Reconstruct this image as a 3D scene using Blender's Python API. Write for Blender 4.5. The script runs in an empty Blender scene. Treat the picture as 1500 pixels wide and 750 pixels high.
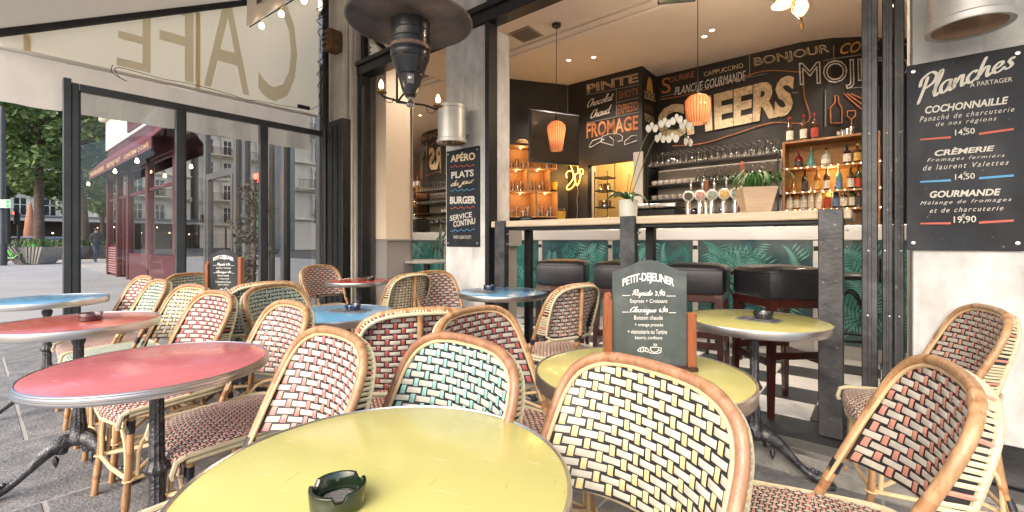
import bpy, math, random
from mathutils import Vector, Matrix
R = math.radians
PI = math.pi
sc = bpy.context.scene
COL = sc.collection
rnd = random.Random(7)

# ------------------------------------------------------------------ camera
YAW = R(39.5); CS, CC = math.sin(YAW), math.cos(YAW); FP = 655.0; EYE = 1.11
cam_d = bpy.data.cameras.new('camera'); cam = bpy.data.objects.new('camera', cam_d); COL.objects.link(cam)
cam.location = (0, 0, EYE); cam.rotation_euler = (R(90), 0, YAW)
cam_d.sensor_width = 36; cam_d.lens = FP / 1500 * 36; cam_d.shift_y = -23 / 1500
cam_d.clip_start = 0.02; cam_d.clip_end = 400
sc.camera = cam
# ------------------------------------------------------------------ world, sun, exposure
SUN_EL, SUN_AZ = R(38), R(172)      # azimuth measured from +Y clockwise
w = bpy.data.worlds.new('World'); sc.world = w; w.use_nodes = True
nt = w.node_tree; bg = nt.nodes['Background']
sky = nt.nodes.new('ShaderNodeTexSky'); sky.sky_type = 'NISHITA'; sky.sun_disc = False
sky.sun_elevation = SUN_EL; sky.sun_rotation = SUN_AZ; sky.dust_density = 4; sky.air_density = 1.0; sky.ozone_density = 0.6
nt.links.new(sky.outputs[0], bg.inputs[0]); bg.inputs[1].default_value = 0.15
sl = bpy.data.lights.new('sun', 'SUN'); sun = bpy.data.objects.new('sun', sl); COL.objects.link(sun)
sl.energy = 0.55; sl.angle = R(85); sl.color = (1.0, 0.98, 0.96)
sd = Vector((math.sin(SUN_AZ) * math.cos(SUN_EL), math.cos(SUN_AZ) * math.cos(SUN_EL), math.sin(SUN_EL)))
sun.rotation_euler = sd.to_track_quat('Z', 'Y').to_euler()
sc.view_settings.view_transform = 'Standard'; sc.view_settings.look = 'None'
sc.view_settings.exposure = 1.36; sc.view_settings.gamma = 1
try:
    sc.cycles.max_bounces = 10; sc.cycles.transparent_max_bounces = 16
    sc.cycles.sample_clamp_indirect = 6; sc.cycles.caustics_reflective = False; sc.cycles.caustics_refractive = False
except Exception: pass

# ------------------------------------------------------------------ helpers
def ray(u, v):
    t = (u - 750) / FP
    return Vector((-CS + t * CC, CC + t * CS, (352 - v) / FP))
def px(u, v, X=None, Y=None, Z=None, d=None):
    r = ray(u, v)
    k = X / r.x if X is not None else Y / r.y if Y is not None else (Z - EYE) / r.z if Z is not None else d
    p = r * k; p.z += EYE
    return p
def hit(u, v, poly, off=0.0):
    r = ray(u, v)
    for (x0, y0), (x1, y1) in zip(poly[:-1], poly[1:]):
        dx, dy = x1 - x0, y1 - y0
        den = r.x * dy - r.y * dx
        if abs(den) < 1e-9: continue
        k = (x0 * dy - y0 * dx) / den; s = (r.x * y0 - r.y * x0) / den * 1.0
        s = ((k * r.x - x0) * dx + (k * r.y - y0) * dy) / (dx * dx + dy * dy)
        if k > 0 and -1e-3 <= s <= 1.001:
            k -= off
            return Vector((k * r.x, k * r.y, k * r.z + EYE))
    return None

MATS = {}
def mat(name, col, rough=.5, metal=0., var=.0, vscale=8., bump=0., bscale=60., coat=0., col2=None, stretch=None,
        emit=None, estr=0., orand=0., trans=0., spec=None, alpha=None, rvar=0., ior=None, translucent=0.):
    if name in MATS: return MATS[name]
    m = bpy.data.materials.new(name); m.use_nodes = True
    n = m.node_tree.nodes; L = m.node_tree.links; b = n['Principled BSDF']
    c = (*col, 1)
    b.inputs['Base Color'].default_value = c; b.inputs['Roughness'].default_value = rough
    b.inputs['Metallic'].default_value = metal; b.inputs['Coat Weight'].default_value = coat
    b.inputs['Coat Roughness'].default_value = .08
    b.inputs['Transmission Weight'].default_value = trans
    if spec is not None: b.inputs['Specular IOR Level'].default_value = spec
    if ior: b.inputs['IOR'].default_value = ior
    if alpha is not None: b.inputs['Alpha'].default_value = alpha
    if emit: b.inputs['Emission Color'].default_value = (*emit, 1); b.inputs['Emission Strength'].default_value = estr
    tc = None
    if var or bump or rvar or col2:
        tc = n.new('ShaderNodeTexCoord'); mp = n.new('ShaderNodeMapping')
        L.new(tc.outputs['Object'], mp.inputs[0])
        if stretch: mp.inputs['Scale'].default_value = stretch
    if var or col2:
        ns = n.new('ShaderNodeTexNoise'); ns.inputs['Scale'].default_value = vscale; ns.inputs['Detail'].default_value = 6
        ns.inputs['Roughness'].default_value = .62
        L.new(mp.outputs[0], ns.inputs['Vector'])
        cr = n.new('ShaderNodeValToRGB'); cr.color_ramp.elements[0].position = .3; cr.color_ramp.elements[1].position = .72
        a = tuple(max(0, x * (1 - var)) for x in col); bb = col2 if col2 else tuple(min(1, x * (1 + var)) for x in col)
        cr.color_ramp.elements[0].color = (*a, 1); cr.color_ramp.elements[1].color = (*bb, 1)
        L.new(ns.outputs['Fac'], cr.inputs[0]); L.new(cr.outputs[0], b.inputs['Base Color'])
        if orand:
            oi = n.new('ShaderNodeObjectInfo'); mo = n.new('ShaderNodeMapRange'); mo.inputs[3].default_value = 1 - orand; mo.inputs[4].default_value = 1 + orand * .6
            hv = n.new('ShaderNodeHueSaturation'); L.new(oi.outputs['Random'], mo.inputs[0]); L.new(mo.outputs[0], hv.inputs['Value']); L.new(cr.outputs[0], hv.inputs['Color']); L.new(hv.outputs[0], b.inputs['Base Color'])
        if rvar:
            mr = n.new('ShaderNodeMapRange'); mr.inputs[3].default_value = max(0.02, rough - rvar); mr.inputs[4].default_value = min(1, rough + rvar)
            L.new(ns.outputs['Fac'], mr.inputs[0]); L.new(mr.outputs[0], b.inputs['Roughness'])
    if bump:
        nb = n.new('ShaderNodeTexNoise'); nb.inputs['Scale'].default_value = bscale; nb.inputs['Detail'].default_value = 5
        L.new(mp.outputs[0], nb.inputs['Vector'])
        bp = n.new('ShaderNodeBump'); bp.inputs['Strength'].default_value = bump; bp.inputs['Distance'].default_value = .01
        L.new(nb.outputs['Fac'], bp.inputs['Height']); L.new(bp.outputs[0], b.inputs['Normal'])
    if translucent:
        tr = n.new('ShaderNodeBsdfTranslucent'); mx = n.new('ShaderNodeMixShader'); mx.inputs[0].default_value = translucent
        tr.inputs[0].default_value = c
        L.new(b.outputs[0], mx.inputs[1]); L.new(tr.outputs[0], mx.inputs[2])
        L.new(mx.outputs[0], n['Material Output'].inputs[0])
    MATS[name] = m
    return m
def glassmat(name, tint=(1, 1, 1), refl=.10, rough=.0):
    """thin pane: mostly clear with a mirror share (fresnel)"""
    if name in MATS: return MATS[name]
    m = bpy.data.materials.new(name); m.use_nodes = True
    n = m.node_tree.nodes; L = m.node_tree.links
    for x in list(n):
        if x.type == 'BSDF_PRINCIPLED': n.remove(x)
    t = n.new('ShaderNodeBsdfTransparent'); t.inputs[0].default_value = (*tint, 1)
    g = n.new('ShaderNodeBsdfGlossy'); g.inputs['Roughness'].default_value = rough
    f = n.new('ShaderNodeFresnel'); f.inputs[0].default_value = 1.45
    ad = n.new('ShaderNodeMath'); ad.operation = 'ADD'; ad.inputs[1].default_value = refl; ad.use_clamp = True
    mx = n.new('ShaderNodeMixShader')
    L.new(f.outputs[0], ad.inputs[0]); L.new(ad.outputs[0], mx.inputs[0]); L.new(t.outputs[0], mx.inputs[1]); L.new(g.outputs[0], mx.inputs[2])
    L.new(mx.outputs[0], n['Material Output'].inputs[0])
    MATS[name] = m
    return m

class MB:
    def __init__(s): s.v = []; s.f = []; s.m = []; s.sm = []
    def add(s, vs, fs, mi=0, smooth=False):
        o = len(s.v); s.v += [tuple(p) for p in vs]
        for f in fs: s.f.append(tuple(o + i for i in f)); s.m.append(mi); s.sm.append(smooth)
        return s
    def box(s, c, d, mi=0, ch=0.0, rot=None):
        """centre, full dims, chamfer; rot = Matrix 3x3 or z-angle"""
        hx, hy, hz = d[0] / 2, d[1] / 2, d[2] / 2
        if rot is not None and not isinstance(rot, Matrix): rot = Matrix.Rotation(rot, 3, 'Z')
        if ch <= 0:
            vs = [(x, y, z) for z in (-hz, hz) for y in (-hy, hy) for x in (-hx, hx)]
            fs = [(0, 2, 3, 1), (4, 5, 7, 6), (0, 1, 5, 4), (2, 6, 7, 3), (0, 4, 6, 2), (1, 3, 7, 5)]
        else:
            ch = min(ch, hx * .49, hy * .49, hz * .49)
            vs = []; idx = {}
            for ix, sx in enumerate((-1, 1)):
                for iy, sy in enumerate((-1, 1)):
                    for iz, sz in enumerate((-1, 1)):
                        for a in range(3):
                            p = [sx * (hx - ch), sy * (hy - ch), sz * (hz - ch)]
                            p[a] = (sx * hx, sy * hy, sz * hz)[a]
                            idx[(ix, iy, iz, a)] = len(vs); vs.append(tuple(p))
            fs = []
            g = lambda x, y, z, a: idx[(x, y, z, a)]
            fs.append((g(1,0,0,0), g(1,1,0,0), g(1,1,1,0), g(1,0,1,0))); fs.append((g(0,0,0,0), g(0,0,1,0), g(0,1,1,0), g(0,1,0,0)))
            fs.append((g(0,1,0,1), g(0,1,1,1), g(1,1,1,1), g(1,1,0,1))); fs.append((g(0,0,0,1), g(1,0,0,1), g(1,0,1,1), g(0,0,1,1)))
            fs.append((g(0,0,1,2), g(1,0,1,2), g(1,1,1,2), g(0,1,1,2))); fs.append((g(0,0,0,2), g(0,1,0,2), g(1,1,0,2), g(1,0,0,2)))
            for a in (0, 1):
                for b in (0, 1):
                    fs.append((g(a,b,0,0), g(a,b,1,0), g(a,b,1,1), g(a,b,0,1)))
                    fs.append((g(a,0,b,0), g(a,1,b,0), g(a,1,b,2), g(a,0,b,2)))
                    fs.append((g(0,a,b,1), g(1,a,b,1), g(1,a,b,2), g(0,a,b,2)))
                    for c_ in (0, 1): fs.append((g(a,b,c_,0), g(a,b,c_,1), g(a,b,c_,2)))
        c = Vector(c)
        if rot is not None: vs = [c + rot @ Vector(p) for p in vs]
        else: vs = [c + Vector(p) for p in vs]
        return s.add(vs, fs, mi)
    def bb(s, x0, x1, y0, y1, z0, z1, mi=0, ch=0.0):
        return s.box(((x0 + x1) / 2, (y0 + y1) / 2, (z0 + z1) / 2), (abs(x1 - x0), abs(y1 - y0), abs(z1 - z0)), mi, ch)
    def tube(s, pts, r, n=10, mi=0, cap=True, closed=False, flat=None):
        pts = [Vector(p) for p in pts]; N = len(pts)
        rs = r if isinstance(r, (list, tuple)) else [r] * N
        up = None; vs = []
        for i, p in enumerate(pts):
            if closed: t = pts[(i + 1) % N] - pts[i - 1]
            else: t = pts[min(i + 1, N - 1)] - pts[max(i - 1, 0)]
            t.normalize()
            if up is None:
                up = Vector((0, 0, 1)) if abs(t.z) < .9 else Vector((1, 0, 0))
            a = (up - t * up.dot(t)).normalized(); b = t.cross(a); up = a
            for k in range(n):
                an = 2 * PI * k / n; ca, sa = math.cos(an), math.sin(an)
                if flat: vs.append(p + a * ca * rs[i] * flat[0] + b * sa * rs[i] * flat[1])
                else: vs.append(p + a * ca * rs[i] + b * sa * rs[i])
        fs = []
        for i in range(N if closed else N - 1):
            j = (i + 1) % N
            for k in range(n): fs.append((i * n + k, i * n + (k + 1) % n, j * n + (k + 1) % n, j * n + k))
        if cap and not closed:
            fs.append(tuple(range(n))[::-1]); fs.append(tuple((N - 1) * n + k for k in range(n)))
        return s.add(vs, fs, mi, True)
    def lathe(s, prof, n=24, c=(0, 0, 0), mi=0, flute=None, smooth=True, cap=True, ax=None):
        """prof: list of (r, z)"""
        vs = []; c = Vector(c)
        for r, z in prof:
            for k in range(n):
                a = 2 * PI * k / n; rr = r
                if flute and flute[0] < z < flute[1]: rr = r * (1 - .13 * (k % 2))
                p = Vector((rr * math.cos(a), rr * math.sin(a), z))
                if ax is not None: p = ax @ p
                vs.append(c + p)
        fs = []
        for i in range(len(prof) - 1):
            for k in range(n): fs.append((i * n + k, i * n + (k + 1) % n, (i + 1) * n + (k + 1) % n, (i + 1) * n + k))
        if cap:
            if prof[0][0] > 1e-4: fs.append(tuple(range(n))[::-1])
            if prof[-1][0] > 1e-4: fs.append(tuple((len(prof) - 1) * n + k for k in range(n)))
        return s.add(vs, fs, mi, smooth)
    def quad(s, a, b, c, d, mi=0): return s.add([a, b, c, d], [(0, 1, 2, 3)], mi)
    def mesh(s, name, mats):
        me = bpy.data.meshes.new(name); me.from_pydata(s.v, [], s.f)
        for m in (mats if isinstance(mats, (list, tuple)) else [mats]): me.materials.append(m)
        me.polygons.foreach_set('material_index', s.m); me.polygons.foreach_set('use_smooth', s.sm)
        me.update()
        if any(s.sm):
            try: me.set_sharp_from_angle(angle=R(42))
            except Exception: pass
        return me
    def build(s, name, mats, parent=None, **kw): return obj(name, s.mesh(name, mats), parent, **kw)

def obj(name, me, parent=None, label=None, cat=None, group=None, kind=None, loc=None, rz=None):
    o = bpy.data.objects.new(name, me); COL.objects.link(o)
    if parent: o.parent = parent
    if label: o['label'] = label
    if cat: o['category'] = cat
    if group: o['group'] = group
    if kind: o['kind'] = kind
    if loc is not None: o.location = loc
    if rz is not None: o.rotation_euler.z = rz
    return o
def thing(name, label, cat, loc=(0, 0, 0), rz=0, group=None):
    return obj(name, None, None, label, cat, group, None, loc, rz)
def copy_thing(o, loc=None, rz=None, label=None, parent=None):
    c = o.copy(); COL.objects.link(c)
    if parent: c.parent = parent
    if loc is not None: c.location = loc
    if rz is not None: c.rotation_euler.z = rz
    if label: c['label'] = label
    for ch in list(o.children): copy_thing(ch, parent=c)
    return c
def chaikin(P, it=2, closed=False):
    P = [Vector(p) for p in P]
    for _ in range(it):
        Q = [] if closed else [P[0]]
        n = len(P)
        for i in range(n if closed else n - 1):
            a, b = P[i], P[(i + 1) % n]; Q += [a * .75 + b * .25, a * .25 + b * .75]
        if not closed: Q.append(P[-1])
        P = Q
    return P
def catmull(P, k=5):
    P = [Vector(p) for p in P]; o = []
    for i in range(len(P) - 1):
        p0 = P[max(i - 1, 0)]; p1 = P[i]; p2 = P[i + 1]; p3 = P[min(i + 2, len(P) - 1)]
        for j in range(k):
            t = j / k
            o.append(.5 * ((2 * p1) + (p2 - p0) * t + (2 * p0 - 5 * p1 + 4 * p2 - p3) * t * t + (3 * p1 - p0 - 3 * p2 + p3) * t ** 3))
    o.append(P[-1]); return o

# ---- lettering
def text_pts(s, offset=0., shear=0., spacing=1., outline=0.):
    cu = bpy.data.curves.new('t', 'FONT'); cu.body = s; cu.offset = offset; cu.shear = shear; cu.space_character = spacing
    cu.resolution_u = 3
    if outline: cu.fill_mode = 'NONE'; cu.bevel_depth = outline; cu.bevel_resolution = 0
    o = bpy.data.objects.new('t', cu); COL.objects.link(o)
    dg = bpy.context.evaluated_depsgraph_get()
    me = bpy.data.meshes.new_from_object(o.evaluated_get(dg))
    vs = [v.co.copy() for v in me.vertices]; fs = [tuple(p.vertices) for p in me.polygons]
    bpy.data.objects.remove(o); bpy.data.curves.remove(cu); bpy.data.meshes.remove(me)
    return vs, fs
GL = {
'a': (1.05, [[(.75,.9),(.45,1),(.12,.75),(.1,.3),(.35,0),(.65,.25),(.78,.9)], [(.78,1),(.75,.3),(.9,0),(1.1,.2)]]),
'c': (.85, [[(.7,.8),(.5,1),(.18,.8),(.08,.4),(.3,0),(.6,.1),(.85,.35)]]),
'e': (.85, [[(.1,.4),(.5,.55),(.65,.8),(.45,1),(.15,.75),(.1,.3),(.35,0),(.65,.1),(.9,.35)]]),
'h': (1., [[(0,0),(.1,1),(.3,2)], [(.1,.3),(.4,.95),(.65,.9),(.65,.4),(.75,0),(1,.2)]]),
'l': (.5, [[(0,.3),(.35,1.4),(.4,2),(.25,2),(.12,1),(.15,.2),(.3,0),(.5,.2)]]),
'n': (.95, [[(.05,.95),(.1,0)], [(.1,.3),(.4,.95),(.62,.9),(.62,.4),(.72,0),(.95,.2)]]),
'o': (.9, [[(.45,1),(.15,.8),(.1,.35),(.35,0),(.68,.25),(.72,.7),(.45,1),(.6,.85),(.95,.9)]]),
's': (.75, [[(.05,.1),(.3,0),(.52,.2),(.4,.5),(.25,.75),(.4,1),(.6,.85)]]),
't': (.6, [[(.3,1.7),(.15,.3),(.3,0),(.55,.2)], [(0,1.05),(.5,1.15)]]),
'u': (1., [[(.05,1),(.08,.3),(.3,0),(.55,.3),(.65,1)], [(.65,1),(.65,.3),(.78,0),(1,.2)]]),
'd': (1.05, [[(.7,.9),(.4,1),(.1,.7),(.1,.25),(.35,0),(.62,.25)], [(.9,2),(.72,.6),(.75,.1),(.9,0),(1.1,.2)]]),
'j': (.5, [[(.3,1),(.3,0),(.15,-.8),(-.15,-.8),(0,-.4),(.5,.2)], [(.36,1.4),(.4,1.5)]]),
'r': (.65, [[(.05,.9),(.15,.95),(.2,0)], [(.18,.5),(.4,.95),(.6,.9)]]),
'i': (.45, [[(.1,1),(.12,.2),(.25,0),(.45,.2)], [(.14,1.4),(.18,1.5)]]),
'p': (.8, [[(.1,1),(.0,-1)], [(.08,.6),(.35,1),(.65,.8),(.6,.2),(.3,0),(.08,.2)]]),
'q': (1., [[(.7,.9),(.4,1),(.1,.7),(.1,.25),(.35,0),(.62,.25)], [(.7,1),(.65,-.4),(.55,-1),(.75,-.8),(1,.1)]]),
'g': (1., [[(.7,.9),(.4,1),(.1,.7),(.1,.25),(.35,0),(.62,.25)], [(.7,1),(.68,-.4),(.45,-1),(.15,-.8),(.4,-.3),(1,.1)]]),
'P': (1.2, [[(.5,1.9),(.35,.9),(.1,-.2)], [(0,1.2),(.05,1.8),(.7,2.2),(1.2,1.8),(1,1.2),(.45,.95)]]),
'C': (1.1, [[(1,1.7),(.8,2),(.35,1.6),(.1,.8),(.3,.05),(.8,.1),(1.1,.5)]]),
'R': (1.25, [[(.5,1.9),(.35,.9),(.1,0)], [(0,1.3),(.1,1.9),(.7,2.15),(1.15,1.8),(1,1.2),(.5,.95),(.8,.4),(1.2,0)]]),
' ': (.5, [])}
def script_pts(s, wt=.11, shear=.35):
    vs = []; fs = []; x = 0
    for ch in s:
        adv, strokes = GL[ch]
        for st in strokes:
            P = catmull([(a + x, b, 0) for a, b in st], 5); n = len(P); o = len(vs)
            for i, p in enumerate(P):
                t = (P[min(i + 1, n - 1)] - P[max(i - 1, 0)]).normalized(); nn = Vector((-t.y, t.x, 0))
                wd = wt * (.55 + .75 * abs(t.y)) * (.6 if i in (0, n - 1) else 1)
                for q in (p + nn * wd, p - nn * wd): vs.append(Vector((q.x + q.y * shear, q.y, 0)))
            for i in range(n - 1): fs.append((o + 2 * i, o + 2 * i + 1, o + 2 * i + 3, o + 2 * i + 2))
        x += adv
    return vs, fs
def lay(vf, quad, name, m, parent, off=(0, 0, 0), **kw):
    """map flat lettering into a quad bl, br, tr, tl"""
    vs, fs = vf
    x0 = min(v.x for v in vs); x1 = max(v.x for v in vs); y0 = min(v.y for v in vs); y1 = max(v.y for v in vs)
    bl, br, tr, tl = [Vector(q) for q in quad]; off = Vector(off); out = []
    for v in vs:
        a = (v.x - x0) / (x1 - x0); b = (v.y - y0) / max(1e-6, y1 - y0)
        out.append((bl * (1 - a) + br * a) * (1 - b) + (tl * (1 - a) + tr * a) * b + off)
    return MB().add(out, fs).build(name, m, parent, **kw)
def strokes_flat(lines, wd):
    """list of polylines in 2D -> ribbons"""
    vs = []; fs = []
    for st in lines:
        P = [Vector((a, b, 0)) for a, b in st]; n = len(P); o = len(vs)
        for i, p in enumerate(P):
            t = (P[min(i + 1, n - 1)] - P[max(i - 1, 0)])
            t = t.normalized() if t.length > 0 else Vector((1, 0, 0)); nn = Vector((-t.y, t.x, 0)) * wd
            vs += [p + nn, p - nn]
        for i in range(n - 1): fs.append((o + 2 * i, o + 2 * i + 1, o + 2 * i + 3, o + 2 * i + 2))
    return vs, fs

# ------------------------------------------------------------------ materials
BLACKMETAL = mat('black_steel', (.018, .019, .021), .38, .3, var=.3, vscale=12, bump=.15, bscale=90)
GREYMETAL = mat('worn_grey_steel', (.070, .074, .082), .42, .5, var=.5, vscale=9, bump=.2, bscale=50, rvar=.2, col2=(.115, .115, .12))
DARKFRAME = mat('anthracite_frame', (.055, .062, .068), .45, .2, var=.2, vscale=5)
CAST = mat('cast_iron', (.05, .053, .06), .30, .75, var=.6, vscale=30, bump=.5, bscale=130, col2=(.16, .16, .17))
ALU = mat('brushed_aluminium', (.60, .59, .58), .30, 1., var=.06, vscale=3)
CHROME = mat('chrome', (.75, .75, .76), .12, 1.)
BRUSHED = mat('brushed_steel_strip', (.66, .63, .60), .38, .85, var=.08, vscale=3, stretch=(1, 8, 30))
STONEC = mat('painted_cream_stone', (.60, .545, .47), .8, var=.1, vscale=5, bump=.35, bscale=25, col2=(.68, .63, .56))
PLASTER = mat('white_plaster', (.58, .57, .56), .85, var=.14, vscale=5, bump=.5, bscale=14, col2=(.76, .76, .755), stretch=(1.6, 1.6, 1.0))
CREAM = mat('cream_interior_paint', (.68, .56, .43), .7, var=.05, vscale=2)
DADO = mat('grey_dado_paint', (.27, .25, .24), .6, var=.06, vscale=3)
CEIL = mat('ceiling_paint', (.80, .71, .62), .75, var=.05, vscale=2)
BLACKWALL = mat('chalk_black_wall', (.014, .012, .011), .5, var=.4, vscale=3, bump=.1)
FABRIC = mat('awning_canvas', (.92, .85, .66), .9, var=.04, vscale=2, bump=.15, bscale=200, translucent=.72)
FABRICD = mat('awning_canvas_print', (.74, .68, .54), .9, var=.05, vscale=3, translucent=.7)
FABRICW = mat('valance_canvas', (.84, .77, .66), .9, var=.06, vscale=6, bump=.2, bscale=120, translucent=.55)
GREYFAB = mat('awning_roof_canvas', (.50, .47, .42), .9, var=.06, vscale=3, translucent=.16)
TILEB = mat('black_floor_tile', (.035, .037, .042), .35, var=.25, vscale=9, rvar=.1)
TILEW = mat('white_floor_tile', (.66, .66, .66), .3, var=.08, vscale=9, rvar=.1)
WOODL = mat('pale_oak', (.60, .47, .34), .5, var=.22, vscale=9, stretch=(1.5, 12, 12), bump=.1, bscale=30)
WOODR = mat('red_stained_wood', (.045, .011, .008), .28, var=.35, vscale=10, stretch=(6, 6, 1), coat=.4)
WOODO = mat('orange_varnished_wood', (.27, .085, .035), .3, var=.25, vscale=14, stretch=(8, 8, 1), coat=.3)
WOODC = mat('crate_wood', (.42, .22, .09), .55, var=.3, vscale=10, stretch=(2, 2, 8), bump=.1)
LEATHER = mat('black_leather', (.022, .022, .026), rough=.33, orand=0.16, var=.2, vscale=30, bump=.25, bscale=220, coat=.15)
CANE = mat('rattan_cane', (.44, .225, .10), rough=.36, orand=0.16, var=.36, vscale=13, stretch=(2.5, 2.5, .5), coat=.2, col2=(.62, .37, .19), bump=.25, bscale=70)
NODE = mat('rattan_node', (.36, .18, .08), .5, var=.3, vscale=40, bump=.3)
CANEP = mat('pinkish_rattan_cane', (.36, .16, .085), rough=.34, orand=0.16, var=.34, vscale=13, stretch=(2.5, 2.5, .5), coat=.25, col2=(.50, .27, .155), bump=.25, bscale=70)
CANEL = mat('pale_rattan', (.70, .50, .28), .45, var=.15, vscale=30)
CORD = mat('cream_cord', (.58, .51, .34), rough=.5, orand=0.12, var=.1, vscale=40)
BLK = mat('black_cord', (.022, .022, .026), .4)
CREAMS = mat('cream_strand', (.56, .525, .44), rough=.42, orand=0.14, var=.2, vscale=38, col2=(.63, .595, .51))
STR = {k: mat(k + '_strand', c, .42, var=.22, vscale=40) for k, c in {'salmon': (.60, .27, .20), 'yellow': (.80, .62, .30), 'teal': (.27, .52, .46), 'red': (.44, .10, .09),
       'green': (.34, .55, .43), 'pink': (.58, .23, .20)}.items()}
SLAB = mat('granite_slab', (.22, .22, .225), rough=.55, orand=0.16, var=.45, vscale=7, bump=.7, bscale=70, rvar=.22, col2=(.31, .305, .30))
ASPH = mat('grey_pavement', (.30, .30, .305), .7, var=.15, vscale=.8, bump=.3, bscale=10)
ROAD = mat('road_asphalt', (.07, .07, .073), .8, var=.2, vscale=2, bump=.3, bscale=30)
JOINT = mat('pavement_joint', (.38, .36, .33), .9, var=.2, vscale=20)
LSTONE = mat('haussmann_limestone', (.78, .71, .59), .85, var=.10, vscale=.8, col2=(.84, .78, .68), bump=.3, bscale=5)
ZINC = mat('zinc_roof', (.22, .24, .27), .5, .3, var=.15, vscale=2)
DKGLASS = mat('dark_window_glass', (.035, .04, .045), .06, .0, spec=1.0, coat=1.0)
WINW = mat('white_window_frame', (.72, .70, .66), .6)
IRON = mat('balcony_iron', (.02, .02, .02), .5)
SCREEN = glassmat('screen_glass', (.97, .98, .97), .02)
SHOPG = glassmat('shop_glass', (.60, .62, .62), .58)
CLEAR = glassmat('clear_glass', (.93, .95, .94), .12, .03)
BULB = mat('warm_bulb', (1, .8, .5), .3, emit=(1, .62, .28), estr=12)
BULBS = mat('soft_bulb', (1, .85, .6), .3, emit=(1, .72, .40), estr=5)
NEON = mat('neon_tube', (1, .7, .2), .3, emit=(1, .50, .07), estr=3.2)
CHALKW = mat('chalk_white', (.72, .70, .66), .8, var=.38, vscale=22); CHALKC = mat('chalk_cream', (.66, .52, .33), .8, var=.38, vscale=22)
CHALKO = mat('chalk_orange', (.48, .17, .06), .8, var=.38, vscale=22); CHALKG = mat('chalk_gold', (.50, .26, .06), .8, var=.38, vscale=22)
CHALKF = mat('chalk_faded', (.22, .10, .05), .8); CHALKL = mat('chalk_grey_line', (.22, .22, .21), .8)
SIGNB = mat('slate_sign', (.020, .024, .031), .55, var=.35, vscale=4, spec=.25)
SIGNG = mat('green_slate', (.060, .075, .072), .55, var=.25, vscale=9)
PBLUE = mat('sign_blue', (.10, .35, .62), .6); PRED = mat('sign_red', (.55, .12, .08), .6)

def overlay(m, specs):
    """stains and specks with a shape of their own: (mapping scale, noise scale, low, high, colour, strength)"""
    n = m.node_tree.nodes; L = m.node_tree.links; b = n['Principled BSDF']; tc = n.new('ShaderNodeTexCoord')
    prev = b.inputs['Base Color'].links[0].from_socket
    for st, sc_, lo, hi, cc, fac in specs:
        mp = n.new('ShaderNodeMapping'); mp.inputs['Scale'].default_value = st; oi = n.new('ShaderNodeObjectInfo'); ad = n.new('ShaderNodeVectorMath'); ad.operation = 'ADD'
        sc2 = n.new('ShaderNodeMath'); sc2.operation = 'MULTIPLY'; sc2.inputs[1].default_value = 37.0
        L.new(oi.outputs['Random'], sc2.inputs[0]); L.new(tc.outputs['Object'], ad.inputs[0]); L.new(sc2.outputs[0], ad.inputs[1]); L.new(ad.outputs[0], mp.inputs[0])
        ns = n.new('ShaderNodeTexNoise'); ns.inputs['Scale'].default_value = sc_; ns.inputs['Detail'].default_value = 4; L.new(mp.outputs[0], ns.inputs['Vector'])
        cr = n.new('ShaderNodeMapRange'); cr.inputs[1].default_value = lo; cr.inputs[2].default_value = hi; cr.inputs[4].default_value = fac; L.new(ns.outputs['Fac'], cr.inputs[0])
        mx = n.new('ShaderNodeMix'); mx.data_type = 'RGBA'; mx.inputs[7].default_value = (*cc, 1); L.new(cr.outputs[0], mx.inputs[0]); L.new(prev, mx.inputs[6]); prev = mx.outputs[2]
    L.new(prev, b.inputs['Base Color'])
overlay(SLAB, [((1, 1, 1), 34, .66, .70, (.50, .49, .46), .55), ((1, 1, 1), 26, .67, .72, (.05, .05, .05), .6), ((1, 1, 1), 2.2, .5, .75, (.10, .10, .10), .5), ((1, 1, 1), 130, .66, .72, (.55, .53, .50), .5)])
overlay(PLASTER, [((1, 1, .35), 5, .55, .72, (.40, .37, .33), .35), ((1, 1, 1), 45, .70, .75, (.25, .22, .19), .5), ((3, 3, .3), 6, .60, .72, (.36, .33, .29), .3)])
overlay(STONEC, [((3, 3, .25), 5, .52, .72, (.28, .24, .19), .4), ((1, 1, 1), 30, .68, .74, (.20, .17, .13), .5)])
overlay(FABRIC, [((1, 1, .4), 2.5, .55, .8, (.62, .54, .38), .35)]); overlay(FABRICW, [((1, 1, .5), 4, .55, .8, (.55, .48, .38), .35)])
overlay(SIGNB, [((1.5, 1, .6), 3, .5, .75, (.13, .13, .13), .35), ((1, 1, 1), 60, .70, .75, (.35, .35, .34), .4)])
overlay(SIGNG, [((1, 1, 1), 14, .5, .75, (.20, .22, .21), .35)])
overlay(GREYMETAL, [((1, 1, 1), 45, .68, .73, (.30, .29, .28), .6), ((1, 1, .8), 9, .55, .7, (.05, .048, .046), .5)])
overlay(BLACKMETAL, [((1, 1, 1), 40, .70, .75, (.14, .12, .10), .5)])
overlay(CANE, [((1, 1, 1), 55, .64, .72, (.16, .07, .03), .6)]); overlay(CANEP, [((1, 1, 1), 55, .64, .72, (.14, .06, .03), .6)])
overlay(CREAMS, [((1, 1, 1), 30, .58, .75, (.36, .30, .20), .45)])
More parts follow.
